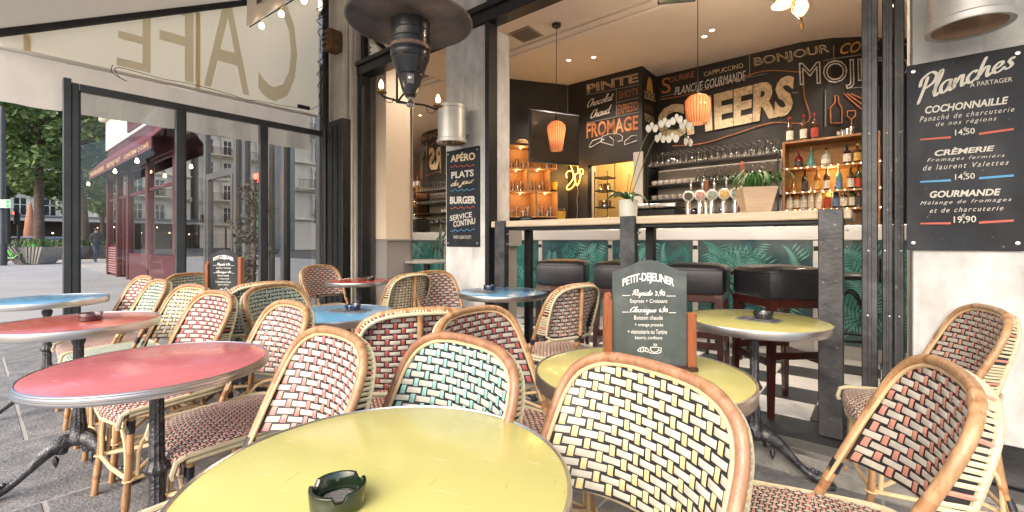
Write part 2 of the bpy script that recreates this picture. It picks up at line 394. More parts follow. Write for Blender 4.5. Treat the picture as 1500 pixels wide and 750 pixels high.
# ------------------------------------------------------------------ ground
FL = 0.12    # level of the tiled floor
MB().bb(-140, 60, -60, 90, -.32, -.026).build('ground', ROAD, kind='structure')
pav = MB().bb(-34, 30, -7, 30, -.022, -.0035).build('pavement', [JOINT], kind='structure')
MB().bb(-34, -5.6 - 3.6, -7, 2.9, -.003, .0006).build('pavement_far', [ASPH], kind='structure')
MB().bb(-5.6 - 3.6, 30, -7, -1.2, -.003, .0004).build('pavement_front', [ASPH], kind='structure')
kerb = MB().bb(-34.25, -34.0, -7.2, 30, -.02, .05, ch=.02).build('kerb', STONEC, kind='structure')
slab_me = {}
def slabm(wx, wy):
    k = (round(wx, 3), round(wy, 3))
    if k not in slab_me: slab_me[k] = MB().box((0, 0, -.0275), (wx - .013, wy - .013, .055), 0, .003).mesh('paving_slab', SLAB)
    return slab_me[k]
x = -9.19; i = 0
while x < 3.5:
    y = -1.2 - (0 if i % 2 else .35)
    while y < 2.44:
        h = .70
        y1 = min(y + h, 2.49)
        if y1 - max(y, -1.2) > .05:
            ya = max(y, -1.2)
            obj('paving_slab', slabm(.46 * 2, y1 - ya), pav, loc=(x + .46, (ya + y1) / 2, rnd.uniform(-.0012, .0012)))
        y += h
    x += .92; i += 1
# step and threshold in front of the facade
step = MB().bb(-5.0, 3.5, 2.50, 2.62, -.01, FL - .022, ch=.004).build('step_stone', mat('step_granite', (.27, .26, .24), .8, var=.25, vscale=14, bump=.6, bscale=60), kind='structure')
MB().bb(-5.0, 3.5, 2.495, 2.62, FL - .0215, FL + .0025, ch=.002).build('nosing', ALU, step)
flo = MB().bb(-5.0, 3.5, 2.6205, 9.0, -.01, FL - .006).build('floor', mat('tile_grout', (.16, .16, .16), .8), kind='structure')
tme = {}
def tile(x0, x1, y0, y1, m):
    k = (round(x1 - x0, 3), round(y1 - y0, 3), m.name)
    if k not in tme: tme[k] = MB().box((0, 0, -.006), (x1 - x0 - .004, y1 - y0 - .004, .012), 0, .0015).mesh('floor_tile', m)
    obj('floor_tile', tme[k], flo, loc=((x0 + x1) / 2, (y0 + y1) / 2, FL))
for k in range(14): tile(-4.9 + k * .6, -4.9 + (k + 1) * .6, 2.625, 2.93, TILEB)
T = .30
for i in range(16):
    for j in range(7):
        tile(-4.2 + i * T, -4.2 + (i + 1) * T, 2.94 + j * T, 2.94 + (j + 1) * T, TILEB if (i + j) % 2 else TILEW)
# ------------------------------------------------------------------ cafe building shell
CZ = 3.51
room = thing('cafe_building', 'pale corner cafe building with open black framed front and chalk lettered bar room', 'building')
WX = -4.25
def part(name, m, bbv, parent=room, ch=0., label=None):
    return MB().bb(*bbv, ch=ch).build(name, m, parent, label=label)
part('ceiling', CEIL, (-5.0, 3.5, 2.95, 8.6, CZ, CZ + .1))
for y0 in (4.45, 3.72): 
    b = MB(); b.bb(WX + .01, 3.4, y0 - .13, y0 + .13, CZ - .035, CZ - .001, ch=.01).bb(WX + .01, 3.4, y0 - .05, y0 + .05, CZ - .065, CZ - .0355, ch=.012)
    b.build('ceiling_moulding', CEIL, room)
# side wall with mirror
part('side_wall', CREAM, (WX - .2, WX, 2.95, 5.12, 1.125, CZ - .002))
part('dado', DADO, (WX - .2, WX + .012, 2.95, 5.1, FL, 1.10))
part('dado_rail', DADO, (WX - .2, WX + .03, 2.95, 5.1, 1.1005, 1.1245), ch=.006)
mir = mat('mirror', (.80, .80, .78), .01, 1.)
part('wall_mirror', mir, (WX + .031, WX + .04, 3.29, 4.5, .45, 3.1))
# diagonal black wall, PINTE wall with hatch, mural wall
def slabwall(p0, p1, z0, z1, m, name, th=.12, label=None):
    p0, p1 = Vector((*p0, 0)), Vector((*p1, 0)); d = (p1 - p0); n = Vector((-d.y, d.x, 0)).normalized() * th
    vs = [p0, p1, p1 + n, p0 + n]; vs = [v + Vector((0, 0, z0)) for v in vs] + [v + Vector((0, 0, z1)) for v in vs]
    return MB().add(vs, [(0, 3, 2, 1), (4, 5, 6, 7), (0, 1, 5, 4), (1, 2, 6, 5), (2, 3, 7, 6), (3, 0, 4, 7)]).build(name, m, room, label=label)
D0, D1 = (-4.25, 5.1), (-3.73, 5.88)
slabwall(D0, D1, FL, CZ - .002, BLACKWALL, 'black_wall')
PY = 5.88
ha = px(861, 242, Y=PY); hb = px(925, 320, Y=PY)
part('black_wall', BLACKWALL, (-3.729, ha.x, PY, PY + .12, FL, CZ - .003))
part('black_wall', BLACKWALL, (ha.x + .001, -2.53, PY, PY + .12, ha.z, CZ - .003))
part('black_wall', BLACKWALL, (ha.x + .001, -2.53, PY, PY + .12, FL, 1.25))
part('black_wall', BLACKWALL, (-2.65, -2.531, PY + .121, 6.52, FL, CZ - .003))
MUR = [(-2.53, 6.4), (-.75, 6.4), (-.45, 6.5), (-.17, 6.69), (.3, 7.15), (1.2, 8.4)]
b = MB(); n = len(MUR)
for (x0, y0), (x1, y1) in zip(MUR[:-1], MUR[1:]): b.quad((x0, y0, FL), (x1, y1, FL), (x1, y1, CZ - .001), (x0, y0, CZ - .001))
for (x0, y0), (x1, y1) in zip(MUR[:-1], MUR[1:]): b.quad((x1, y1 + .15, FL), (x0, y0 + .15, FL), (x0, y0 + .15, CZ - .001), (x1, y1 + .15, CZ - .001))
b.build('mural_wall', BLACKWALL, room)
part('right_room_wall', CREAM, (1.4, 1.5, 3.2, 8.6, FL, CZ - .002))
# kitchen behind hatch
part('kitchen_wall', mat('kitchen_yellow', (.62, .42, .16), .6), (-3.9, -2.3, 7.0, 7.1, FL, CZ - .002))
part('kitchen_side', CREAM, (-3.95, -3.85, 6.05, 7.0, FL, CZ - .002))
b = MB()
for k in range(3): b.bb(ha.x - .1 + k * .28, ha.x + .04 + k * .28, 6.96, 6.995, 1.9, 2.5, ch=.01)
b.build('kitchen_panel', mat('kitchen_orange', (.60, .36, .12), .5), room)

# facade
FYF = 2.78
XP0, XP1 = px(655, 300, Y=2.8).x, px(714, 300, Y=2.8).x
XD = px(534, 300, Y=2.8).x; XR = px(1326, 300, Y=2.8).x
part('pillar', PLASTER, (XP0, XP1 - .002, FYF, 3.1, FL + .001, 2.949), ch=.008)
part('wall_panel', PLASTER, (XP0, XP1 - .002, 2.789, 3.09, 3.081, 4.3))
part('pilaster', STONEC, (-5.25, XD - .10, 2.74, 3.1, 0, 4.3), ch=.01)
part('pilaster_moulding', STONEC, (XD - .155, XD - .105, 2.70, 2.739, 0, 4.3), ch=.008)
part('pilaster_moulding', STONEC, (XD - .32, XD - .22, 2.715, 2.739, 0, 4.3), ch=.008)
part('lintel_beam', BLACKMETAL, (XD - .09, 3.4, 2.76, 2.9, 2.95, 3.08), ch=.006)
part('lintel_lip', BLACKMETAL, (XD - .09, 3.4, 2.735, 2.759, 3.05, 3.10), ch=.004)
part('door_post', BLACKMETAL, (XD - .085, XD + .0, 2.765, 2.88, FL, 2.948), ch=.004)
part('door_post', BLACKMETAL, (XP1, XP1 + .045, 2.765, 2.88, FL, 2.948), ch=.004)
part('transom_post', BLACKMETAL, (XD - .06, XD + .0, 2.79, 2.86, 3.081, 4.3), ch=.004)
part('transom_post', BLACKMETAL, (XP1 - .001, XP1 + .04, 2.79, 2.86, 3.081, 4.3), ch=.004)
part('transom_bar', BLACKMETAL, (XD + .001, XP0 - .001, 2.79, 2.86, 3.40, 3.45), ch=.004)
part('transom_glass', SHOPG, (XD + .001, XP0 - .001, 2.82, 2.83, 3.081, 3.399))
part('transom_panel', CREAM, (XD, XP0, 3.0, 3.05, 3.52, 4.3))
part('transom_glass', SHOPG, (XP1 + .041, 3.3, 2.82, 2.83, 3.081, 4.3))
part('transom_panel', CREAM, (XP1, 3.3, 3.0, 3.05, 3.62, 4.3))
part('right_wall', PLASTER, (XR + .02, 3.4, 2.65, 3.2, .285, 2.949), ch=.004)
part('plinth', BLACKMETAL, (XR + .018, 3.4, 2.642, 3.2, FL + .003, .284), ch=.003)
part('upper_wall', LSTONE, (-5.9, 3.4, 2.86, 3.1, 4.301, 14))
# folded doors at the right
fd = thing('folding_door', 'dark grey steel folding door leaves stacked open against the right wall', 'door', (0, 0, 0))
for (u0, u1, yy, th, dz) in ((1262, 1286, 2.74, .10, 0), (1292, 1308, 2.78, .12, .01), (1309, 1325, 2.80, .10, .02)):
    xa = px(u0, 300, Y=yy).x; xb = px(u1, 300, Y=yy).x
    lf = MB().bb(xa, xb, yy, yy + th, FL + .004, 2.94, ch=.004).build('door_leaf', GREYMETAL, fd)
    MB().bb((xa * .62 + xb * .38), (xa * .38 + xb * .62), yy - .006, yy - .0005, FL + .02, 2.92, ch=.002).build('door_rib', GREYMETAL, lf)
    for z in (.75, 1.06, 1.62):
        MB().lathe([(.004, 0), (.0035, .003), (0, .004)], 8, ((xa + xb) / 2 + rnd.uniform(-.01, .01), yy - .0065, z), ax=Matrix.Rotation(R(90), 3, 'X')).build('bolt', ALU, lf)
xa = px(1287, 300, Y=2.95).x
for z in (.9, 1.75, 2.5): MB().lathe([(.011, 0), (.011, .12)], 10, (xa, 2.86, z)).build('hinge', GREYMETAL, fd)

# mural lettering --------------------------------------------------
def mq(c):   # image quad -> mural wall
    return [hit(u, v, MUR, .02) for u, v in c]
def wq(c, Y): return [px(u, v, Y=Y) for u, v in c]
def ml(s, c, m=CHALKW, **k):
    vs, fs = text_pts(s, **k)
    x0 = min(v.x for v in vs); x1 = max(v.x for v in vs); y0 = min(v.y for v in vs); y1 = max(v.y for v in vs); out = []
    lift = .03 - (.006 if 'offset' in k and k['offset'] >= 0 else 0)
    for v in vs:
        a = (v.x - x0) / (x1 - x0); b = (v.y - y0) / (y1 - y0)
        q = [((c[0][i] * (1 - a) + c[1][i] * a) * (1 - b) + (c[3][i] * (1 - a) + c[2][i] * a) * b) for i in (0, 1)]
        out.append(hit(q[0], q[1], MUR, .024 if k.get('offset', 0) >= 0 else .03))
    return MB().add(out, fs).build('lettering', m, room)
ml('CHEERS', [(966, 207), (1160, 168), (1165, 108), (960, 159)], CHALKC, offset=.045, spacing=1.0)
ml('OURIRE', [(980, 121), (1017, 113), (1017, 104), (980, 114)], CHALKO)
ml('S', [(969, 138), (983, 135), (982, 112), (969, 115)], CHALKO)
ml('CAPPUCCINO', [(1031, 112), (1089, 99), (1088, 92), (1031, 106)], CHALKC)
ml("PLANCHE GOURMANDE", [(988, 140), (1092, 118), (1092, 103), (989, 128)], CHALKW, shear=.15)
ml('BONJOUR', [(1105, 101), (1216, 80), (1213, 64), (1104, 85)], CHALKC, offset=.02)
ml('BONJOUR', [(1105.5, 100.5), (1214, 80.5), (1211, 65.5), (1105, 86)], mat('chalk_dark_inline', (.07, .05, .03), .7), offset=-.018)
ml('COCKTAIL', [(1230, 80), (1330, 66), (1330, 50), (1232, 64)], CHALKG, offset=.01, shear=.25)
ml('MOJITO', [(1172, 135), (1330, 124), (1330, 80), (1170, 92)], CHALKW, outline=.022)
def mline(pts, m, wd=.012):
    P = [hit(u, v, MUR, .018) for u, v in pts]; P = [p for p in P if p]
    MB().tube(P, wd / 2, 5).build('chalk_line', m, room)
mline([(1098, 77), (1098, 113)], CHALKL); mline([(1221, 66), (1221, 85)], CHALKL); mline([(968, 142), (1098, 113), (1221, 86), (1262, 80)], CHALKL)
mline([(1209, 132), (1209, 185)], CHALKL); mline([(1160, 136), (1262, 128)], CHALKL)
mline(catmull([(966, 146, 0), (1010, 138, 0), (1070, 120, 0), (1120, 104, 0), (1176, 106, 0)], 4) and [(p.x, p.y) for p in catmull([(966, 146, 0), (1010, 138, 0), (1070, 120, 0), (1120, 104, 0), (1176, 106, 0)], 4)], CHALKO)
mline([(p.x, p.y) for p in catmull([(1176, 106, 0), (1178, 140, 0), (1184, 178, 0), (1130, 180, 0), (1080, 195, 0), (1030, 210, 0), (985, 214, 0)], 5)], CHALKO)
# bottle and glass drawings
mline([(1217, 180), (1216, 158), (1223, 150), (1223, 140), (1228, 140), (1228, 150), (1233, 158), (1233, 180), (1217, 180)], CHALKO)
mline([(1241, 163), (1241, 170), (1247, 175), (1253, 170), (1253, 162), (1241, 163)], CHALKO); mline([(1247, 175), (1247, 186)], CHALKO); mline([(1243, 187), (1252, 186)], CHALKO)
for k in range(3): mline([(1236 + k * 5, 137), (1262, 160 - k * 8)], CHALKO)
# PINTE wall
def pl(vf, c, m=CHALKW): return lay(vf, wq(c, PY - .012), 'lettering', m, room)
pl(text_pts('PINTE', offset=.03), [(860, 137), (935, 120), (935, 107), (859, 124)], CHALKC)
pl(text_pts('PINTE', offset=-.012), [(861, 136), (934, 120), (934, 108), (860, 124)], mat('chalk_dark_inline', (.07, .05, .03), .7))
pl(script_pts('Chocolat'), [(860, 158), (899, 146), (899, 134), (860, 146)])
pl(script_pts('Chaud'), [(865, 174), (896, 165), (896, 152), (865, 162)])
pl(text_pts('SHOTS', offset=.03), [(906, 146), (935, 139), (935, 128), (906, 134)], CHALKF)
pl(text_pts('EXPRESSO'), [(905, 168), (935, 161), (935, 148), (905, 154)], CHALKO)
pl(text_pts('FROMAGE', offset=.03), [(859, 203), (935, 190), (935, 168), (859, 181)], CHALKO)
pl(text_pts('FROMAGE', offset=-.015), [(860, 202), (934, 189), (934, 169), (860, 182)], CHALKC)
def pline(pts, m, w=.010, Y=PY - .012): MB().tube([px(u, v, Y=Y) for u, v in pts], w / 2, 5).build('chalk_line', m, room)
pline([(859, 139), (936, 124)], CHALKL); pline([(903, 130), (903, 170)], CHALKL); pline([(903, 150), (936, 143)], CHALKL); pline([(860, 180), (936, 164)], CHALKL)
for st in ([(863, 214), (868, 206), (880, 202), (885, 204), (870, 213), (864, 216), (863, 214)], [(880, 208), (882, 200), (893, 196), (907, 196), (912, 200), (911, 206), (905, 207)],
           [(880, 208), (898, 213), (899, 205), (893, 200)], [(915, 212), (915, 207), (925, 199), (933, 198), (933, 206), (915, 212)]): pline(st, CHALKW, .007)
# return face
def rl(s, c, m): return lay(text_pts(s), [px(u, v, X=-2.518) for u, v in c], 'lettering', m, room)
rl('SOLEIL', [(944, 144), (960, 149), (960, 138), (944, 132)], CHALKC); rl('Amour', [(944, 160), (959, 165), (959, 155), (944, 148)], CHALKF)
rl('TEQUILA', [(944, 178), (959, 183), (959, 172), (944, 166)], CHALKC)
hs = [Vector(px(952, 133, X=-2.517))]; 
b = MB(); c0 = px(952, 134, X=-2.517); vs = [c0] + [c0 + Vector((0, .11 * math.cos(a * PI / 10), .20 * math.sin(a * PI / 10))) for a in range(11)]
b.add(vs, [(0, i + 1, i + 2) for i in range(10)]).build('painted_sun', CHALKG, room)

# ------------------------------------------------------------------ the bar
BY = 4.6
bar = thing('bar_counter', 'long bar counter with brushed steel band above palm leaf panels behind the stools', 'bar counter')
BX0, BX1 = -3.85, 1.3
MB().bb(BX0, BX1, BY - .02, BY + .55, 1.11, 1.235, ch=.006).build('steel_band', BRUSHED, bar)
MB().bb(BX0 + .02, BX1, BY + .012, BY + .5, .24, 1.109).build('carcass', BLACKMETAL, bar)
MB().bb(BX0 + .02, BX1, BY + .05, BY + .5, FL + .001, .239).build('skirting', BRUSHED, bar)
PALMB = mat('palm_print_ground', (.05, .12, .14), .14, var=.6, vscale=5, coat=.4)
PG = [mat('palm_green_a', (.06, .30, .27), .2, coat=.3, var=.2), mat('palm_green_b', (.19, .48, .44), .2, coat=.3, var=.2), mat('palm_green_c', (.045, .25, .22), .2, coat=.3, var=.2)]
posts = [BX0 + .03, -3.32, -2.35, -1.42, -.42, .5, 1.28]
for i, (a, c) in enumerate(zip(posts[:-1], posts[1:])):
    pn = MB().bb(a + .03, c - .03, BY, BY + .011, .24, 1.108).build('palm_panel', PALMB, bar)
    f = MB()
    for k in range(22):
        x, z = rnd.uniform(a + .12, c - .12), rnd.uniform(.28, .95)
        an = rnd.uniform(.2, PI - .2); ln = rnd.uniform(.28, .45); mi = rnd.randrange(3); yy = BY - .0012 - k * .0004
        cv = rnd.uniform(-.8, .8)
        for j in range(15):
            t = j / 14; aa = an + cv * t
            sx, sz = x + math.cos(aa) * ln * t, z + math.sin(aa) * ln * t
            for sd in (-1, 1):
                la = aa + sd * (1.15 - .5 * t); ll = .15 * (1 - .5 * abs(t - .4)); wd = .007
                ex, ez = sx + math.cos(la) * ll, sz + math.sin(la) * ll - .02
                nx, nz = -math.sin(la) * wd, math.cos(la) * wd
                q = [(sx, sz), ((sx + ex) / 2 + nx, (sz + ez) / 2 + nz), (ex, ez), ((sx + ex) / 2 - nx, (sz + ez) / 2 - nz)]
                if any(not (a + .032 < p[0] < c - .032 and .245 < p[1] < 1.10) for p in q): continue
                f.add([(p[0], yy, p[1]) for p in q], [(0, 1, 2, 3)], mi)
    f.build('palm_print', PG, pn)
for p in posts: 
    st = MB().bb(p - .028, p + .028, BY - .012, BY + .03, .16, 1.1085, ch=.003).build('steel_upright', BRUSHED, bar)
    MB().bb(p - .022, p + .022, BY - .022, BY - .0125, 1.02, 1.06, ch=.004).build('bag_hook', BLACKMETAL, st)
# mosaic clad end column
col = thing('tiled_column', 'narrow column clad in vertical grey mosaic sticks beside the white pillar', 'column')
xa, xb = px(715, 300, Y=3.25).x, px(733, 300, Y=3.25).x
MB().bb(xa, xb, 3.25, 3.5, FL, 1.05).build('column_body', mat('mosaic_grout', (.30, .28, .25), .8), col)
sm = {}
MB().bb(xa - .3, xb + .03, 3.2, 3.55, 1.051, 1.24, ch=.006).build('column_cap', BRUSHED, col)
STK = [mat('mosaic_dark', (.10, .095, .09), .4), mat('mosaic_light', (.42, .40, .36), .4)]
sme = [MB().box((0, 0, 0), (.0115, .008, .118), 0, .002).mesh('mosaic_stick', m) for m in STK]
for i in range(int((xb - xa) / .0135)):
    for j in range(7): obj('mosaic_stick', sme[rnd.random() < .6], col, loc=(xa + .008 + i * .0135, 3.247, FL + .07 + j * .122 + (i % 2) * .04))

# serving ledge on steel posts
led = thing('serving_ledge', 'pale oak serving ledge on square steel posts along the open front', 'counter')
LX0, LX1 = px(719, 325, Y=2.76).x, XR + .0
MB().bb(LX0, LX1 - .20, 2.76, 3.2, 1.217, 1.266, ch=.006).build('ledge_top', mat('pale_ash_top', (.66, .52, .37), .5, var=.2, vscale=5, stretch=(.8, 14, 14), bump=.08, bscale=30), led)
MB().bb(LX0 + .06, LX1 - .24, 2.80, 3.16, 1.195, 1.2165, ch=.003).build('ledge_rail', BLACKMETAL, led)
for i, xx in enumerate((-2.39, -1.28, -.193)):
    MB().bb(xx - .052, xx + .052, 2.735, 2.80 if i < 2 else 2.80, FL + .002, 1.268, ch=.004).build('post', GREYMETAL, led)
    MB().bb(xx - .03, xx + .03, 3.10, 3.16, FL + .002, 1.194, ch=.004).build('post', BLACKMETAL, led)
    MB().bb(xx - .03, xx + .03, 2.801, 3.099, FL + .03, FL + .08, ch=.004).build('foot_bar', BLACKMETAL, led)
    for z in (1.16, 1.08): MB().lathe([(.006, 0), (.006, .03), (.002, .034)], 8, (xx + .065, 2.79, z), ax=Matrix.Rotation(R(90), 3, 'X')).build('hook', ALU, led)

# bar stools
def make_stool():
    t = thing('bar_stool', '', 'bar stool')
    s = .19
    b = MB()
    n = 7; P = []
    # domed cushion: rounded box of rings
    prof = [(.93, .655), (1, .675), (1, .80), (.985, .815), (.93, .826), (.6, .838), (0, .842)]
    def ring(k, z, m=32):
        o = []
        for i in range(m):
            a = 2 * PI * i / m; ca, sa = math.cos(a), math.sin(a); q = (abs(ca) ** 8 + abs(sa) ** 8) ** (-1 / 8)
            o.append((s * k * ca * q, s * k * sa * q, z))
        return o
    vs = []; 
    for k, z in prof: vs += ring(max(k, .01), z)
    fs = [(i * 32 + j, i * 32 + (j + 1) % 32, (i + 1) * 32 + (j + 1) % 32, (i + 1) * 32 + j) for i in range(len(prof) - 1) for j in range(32)]
    fs.append(tuple(range(32))[::-1])
    cu = MB().add(vs, fs, 0, True).build('cushion', LEATHER, t)
    seam = [Vector(p) * 1 for p in ring(1.005, .803)]
    MB().tube(seam, .0035, 6, closed=True).build('piping', LEATHER, cu)
    MB().box((0, 0, .63), (.35, .35, .05), 0, .006).build('apron', WOODR, t)
    for sx in (-1, 1):
        for sy in (-1, 1):
            top = Vector((sx * .155, sy * .155, .655)); bot = Vector((sx * .172, sy * .172, 0))
            h = .019; vs = []
            for c, hh in ((bot, .013), (top, .021)):
                vs += [c + Vector((a * hh, d * hh, 0)) for a, d in ((-1, -1), (1, -1), (1, 1), (-1, 1))]
            MB().add(vs, [(3, 2, 1, 0), (4, 5, 6, 7), (0, 1, 5, 4), (1, 2, 6, 5), (2, 3, 7, 6), (3, 0, 4, 7)]).build('leg', WOODR, t)
    for k, z in ((0, .26), (1, .30), (2, .26), (3, .30)):
        a = k * PI / 2; c = Vector((math.cos(a) * .162, math.sin(a) * .162, z + .04))
        MB().box(c, (.018, .30, .042), 0, .003, rot=a).build('stretcher', WOODR, t)
    return t
s0 = make_stool(); s0['group'] = 'bar stools along the serving ledge'
st_ = [(-.47, 3.07, 45, 'black leather bar stool right behind the last yellow table by the thick ledge post'),
       (-.93, 3.02, 8, 'black leather bar stool just right of the menu board, half hidden by it'),
       (-1.42, 3.0, 12, 'black leather bar stool just left of the menu board behind the red wicker chair'),
       (-1.90, 2.93, 24, 'black leather bar stool beside the blue table near the white pillar')]
for i, (x, y, a, l) in enumerate(st_):
    if i == 0: s0.location = (x, y, FL + .003); s0.rotation_euler.z = R(a); s0['label'] = l
    else: copy_thing(s0, (x, y, FL + .003), R(a), l)
# bentwood stool, black, further inside
def bentwood(x, y, l):
    t = thing('bentwood_stool', l, 'stool', (x, y, FL + .002), 0, 'black bentwood stools by the bar')
    MB().lathe([(0, .70), (.15, .70), (.165, .712), (.165, .73), (.15, .742), (0, .738)], 28).build('seat', BLACKMETAL, t)
    for k in range(4):
        a = PI / 4 + k * PI / 2; c, s = math.cos(a), math.sin(a)
        MB().tube([(c * .12, s * .12, .70), (c * .14, s * .14, .4), (c * .19, s * .19, 0)], .013, 8).build('leg', BLACKMETAL, t)
        a2 = a + PI / 4; P = [(math.cos(a) * .14, math.sin(a) * .14, .44), (math.cos(a2) * .10, math.sin(a2) * .10, .66), (math.cos(a + PI / 2) * .14, math.sin(a + PI / 2) * .14, .44)]
        MB().tube(chaikin(P, 3), .008, 6).build('brace', BLACKMETAL, t)
    MB().tube([(math.cos(k * PI / 12) * .16, math.sin(k * PI / 12) * .16, .26) for k in range(24)], .010, 6, closed=True).build('ring', BLACKMETAL, t)
p = px(1245, 400, d=3.35); bentwood(p.x, p.y, 'black bentwood stool between the thick ledge post and the folded doors')
p = px(1066, 400, d=3.9); bentwood(p.x, p.y, 'black bentwood stool between two leather stools in front of the palm panels')

# ------------------------------------------------------------------ bottles and glasses
def glass_profile(kind):
    if kind == 'wine': return [(.032, 0), (.030, .003), (.004, .008), (.0035, .08), (.012, .092), (.030, .115), (.035, .14), (.028, .175)]
    if kind == 'tumbler': return [(.026, 0), (.030, .09)]
    return [(.022, 0), (.026, .05), (.030, .15)]
GLM = {}
for k in ('wine', 'tumbler', 'beer'): GLM[k] = MB().lathe(glass_profile(k), 12, cap=False).mesh('drinking_glass', CLEAR)
flip = MB().lathe([(r, .178 - z) for r, z in glass_profile('wine')][::-1], 12, cap=False).mesh('drinking_glass', CLEAR)
def glassobj(me, p, label, group, name='wine_glass', cat='glass'):
    return obj(name, me, None, label, cat, group, loc=p)
bmesh_cache = {}
BC = {'clear': (.6, .63, .6), 'brown': (.10, .035, .012), 'green': (.02, .09, .03), 'amber': (.45, .18, .03), 'blue': (.03, .05, .16),
      'aqua': (.12, .42, .42), 'black': (.012, .012, .012), 'redd': (.20, .02, .015), 'white': (.75, .75, .72)}
def bottle(kind, bc, lab, capc, p, label, sc_=1., group='bottles on the back bar'):
    key = (kind, bc, lab, capc)
    if key not in bmesh_cache:
        pr = {'tall': [(.034, 0), (.036, .01), (.036, .17), (.030, .20), (.013, .225), (.012, .285)],
              'squat': [(.045, 0), (.05, .01), (.05, .11), (.04, .145), (.014, .165), (.013, .215)],
              'cone': [(.052, 0), (.054, .01), (.02, .17), (.013, .19), (.013, .24)],
              'square': [(.042, 0), (.042, .14), (.036, .165), (.014, .175), (.014, .225)]}[kind]
        m = mat('bottle_glass_' + bc, BC[bc], .08, coat=.5, spec=.8, trans=.35 if bc not in ('white', 'black') else 0)
        h = pr[-1][1]; rr = pr[1][0]
        a = MB().lathe(pr, 6 if False else 16).mesh('bottle_glass', m)
        z0, z1 = (.03, pr[2][1] * .8) if kind != 'cone' else (.02, .05)
        r2 = rr + .0012 if kind != 'cone' else .052
        lb = MB().lathe([(r2, z0), (r2 if kind != 'cone' else r2 - .008, z1)], 16, cap=False).mesh('label', mat('paper_' + lab, {'white': (.68, .65, .58), 'gold': (.55, .36, .1), 'red': (.4, .05, .03), 'dark': (.05, .05, .05), 'blue': (.1, .2, .4)}[lab], .6, var=.5, vscale=60))
        cp = MB().lathe([(.0145, h - .005), (.0145, h + .022), (0, h + .023)], 12).mesh('cap', mat('cap_' + capc, {'black': (.02, .02, .02), 'red': (.4, .03, .03), 'gold': (.5, .35, .08), 'silver': (.5, .5, .5)}[capc], .3, .4))
        bmesh_cache[key] = (a, lb, cp)
    a, lb, cp = bmesh_cache[key]
    t = thing('bottle', label, 'bottle', p, rnd.uniform(0, 6), group); t.scale = (sc_,) * 3
    obj('bottle_glass', a, t); obj('label', lb, t); obj('cap', cp, t)
    return t

# back bar: wooden cabinet with bottles
CYB, CYF = 6.28, 5.98
cab = thing('bottle_cabinet', 'open wooden bottle cabinet lit from inside at the right of the back bar', 'cabinet')
cx0, cx1 = px(1146, 260, Y=CYF).x, px(1275, 260, Y=CYF).x + .08
WC = mat('cabinet_wood', (.34, .16, .06), .45, var=.25, vscale=8, stretch=(2, 2, 8), coat=.2)
zt = px(1150, 208, Y=CYF).z; z1 = px(1150, 247, Y=CYF).z; z2 = px(1150, 282, Y=CYF).z; zb = 1.46
MB().bb(cx0, cx1, CYF, CYB, zt - .025, zt, ch=.003).build('top_board', WC, cab)
MB().bb(cx0, cx0 + .025, CYF + .002, CYB, 1.0, zt - .0255, ch=.002).build('side_board', WC, cab)
MB().bb(cx1 - .025, cx1, CYF + .002, CYB, 1.0, zt - .0255, ch=.002).build('side_board', WC, cab)
MB().bb(cx0 + .026, cx1 - .026, CYB - .02, CYB - .002, 1.0, zt - .026).build('back_board', mat('cabinet_back', (.50, .28, .10), .5, var=.2, vscale=3, stretch=(2, 2, 8)), cab)
for z in (z1, z2, zb):
    sh = MB().bb(cx0 + .026, cx1 - .026, CYF + .004, CYB - .021, z - .02, z, ch=.002).build('shelf', WC, cab)
    if z == z1: slme = MB().lathe([(0, -.006), (.003, -.003), (.004, 0), (.003, .004), (0, .006)], 8).mesh('string_light', BULB)
    for k in range(13): obj('string_light', slme, sh, loc=(cx0 + .05 + k * .068 + rnd.uniform(-.015, .015), CYF - .006, z - .008))
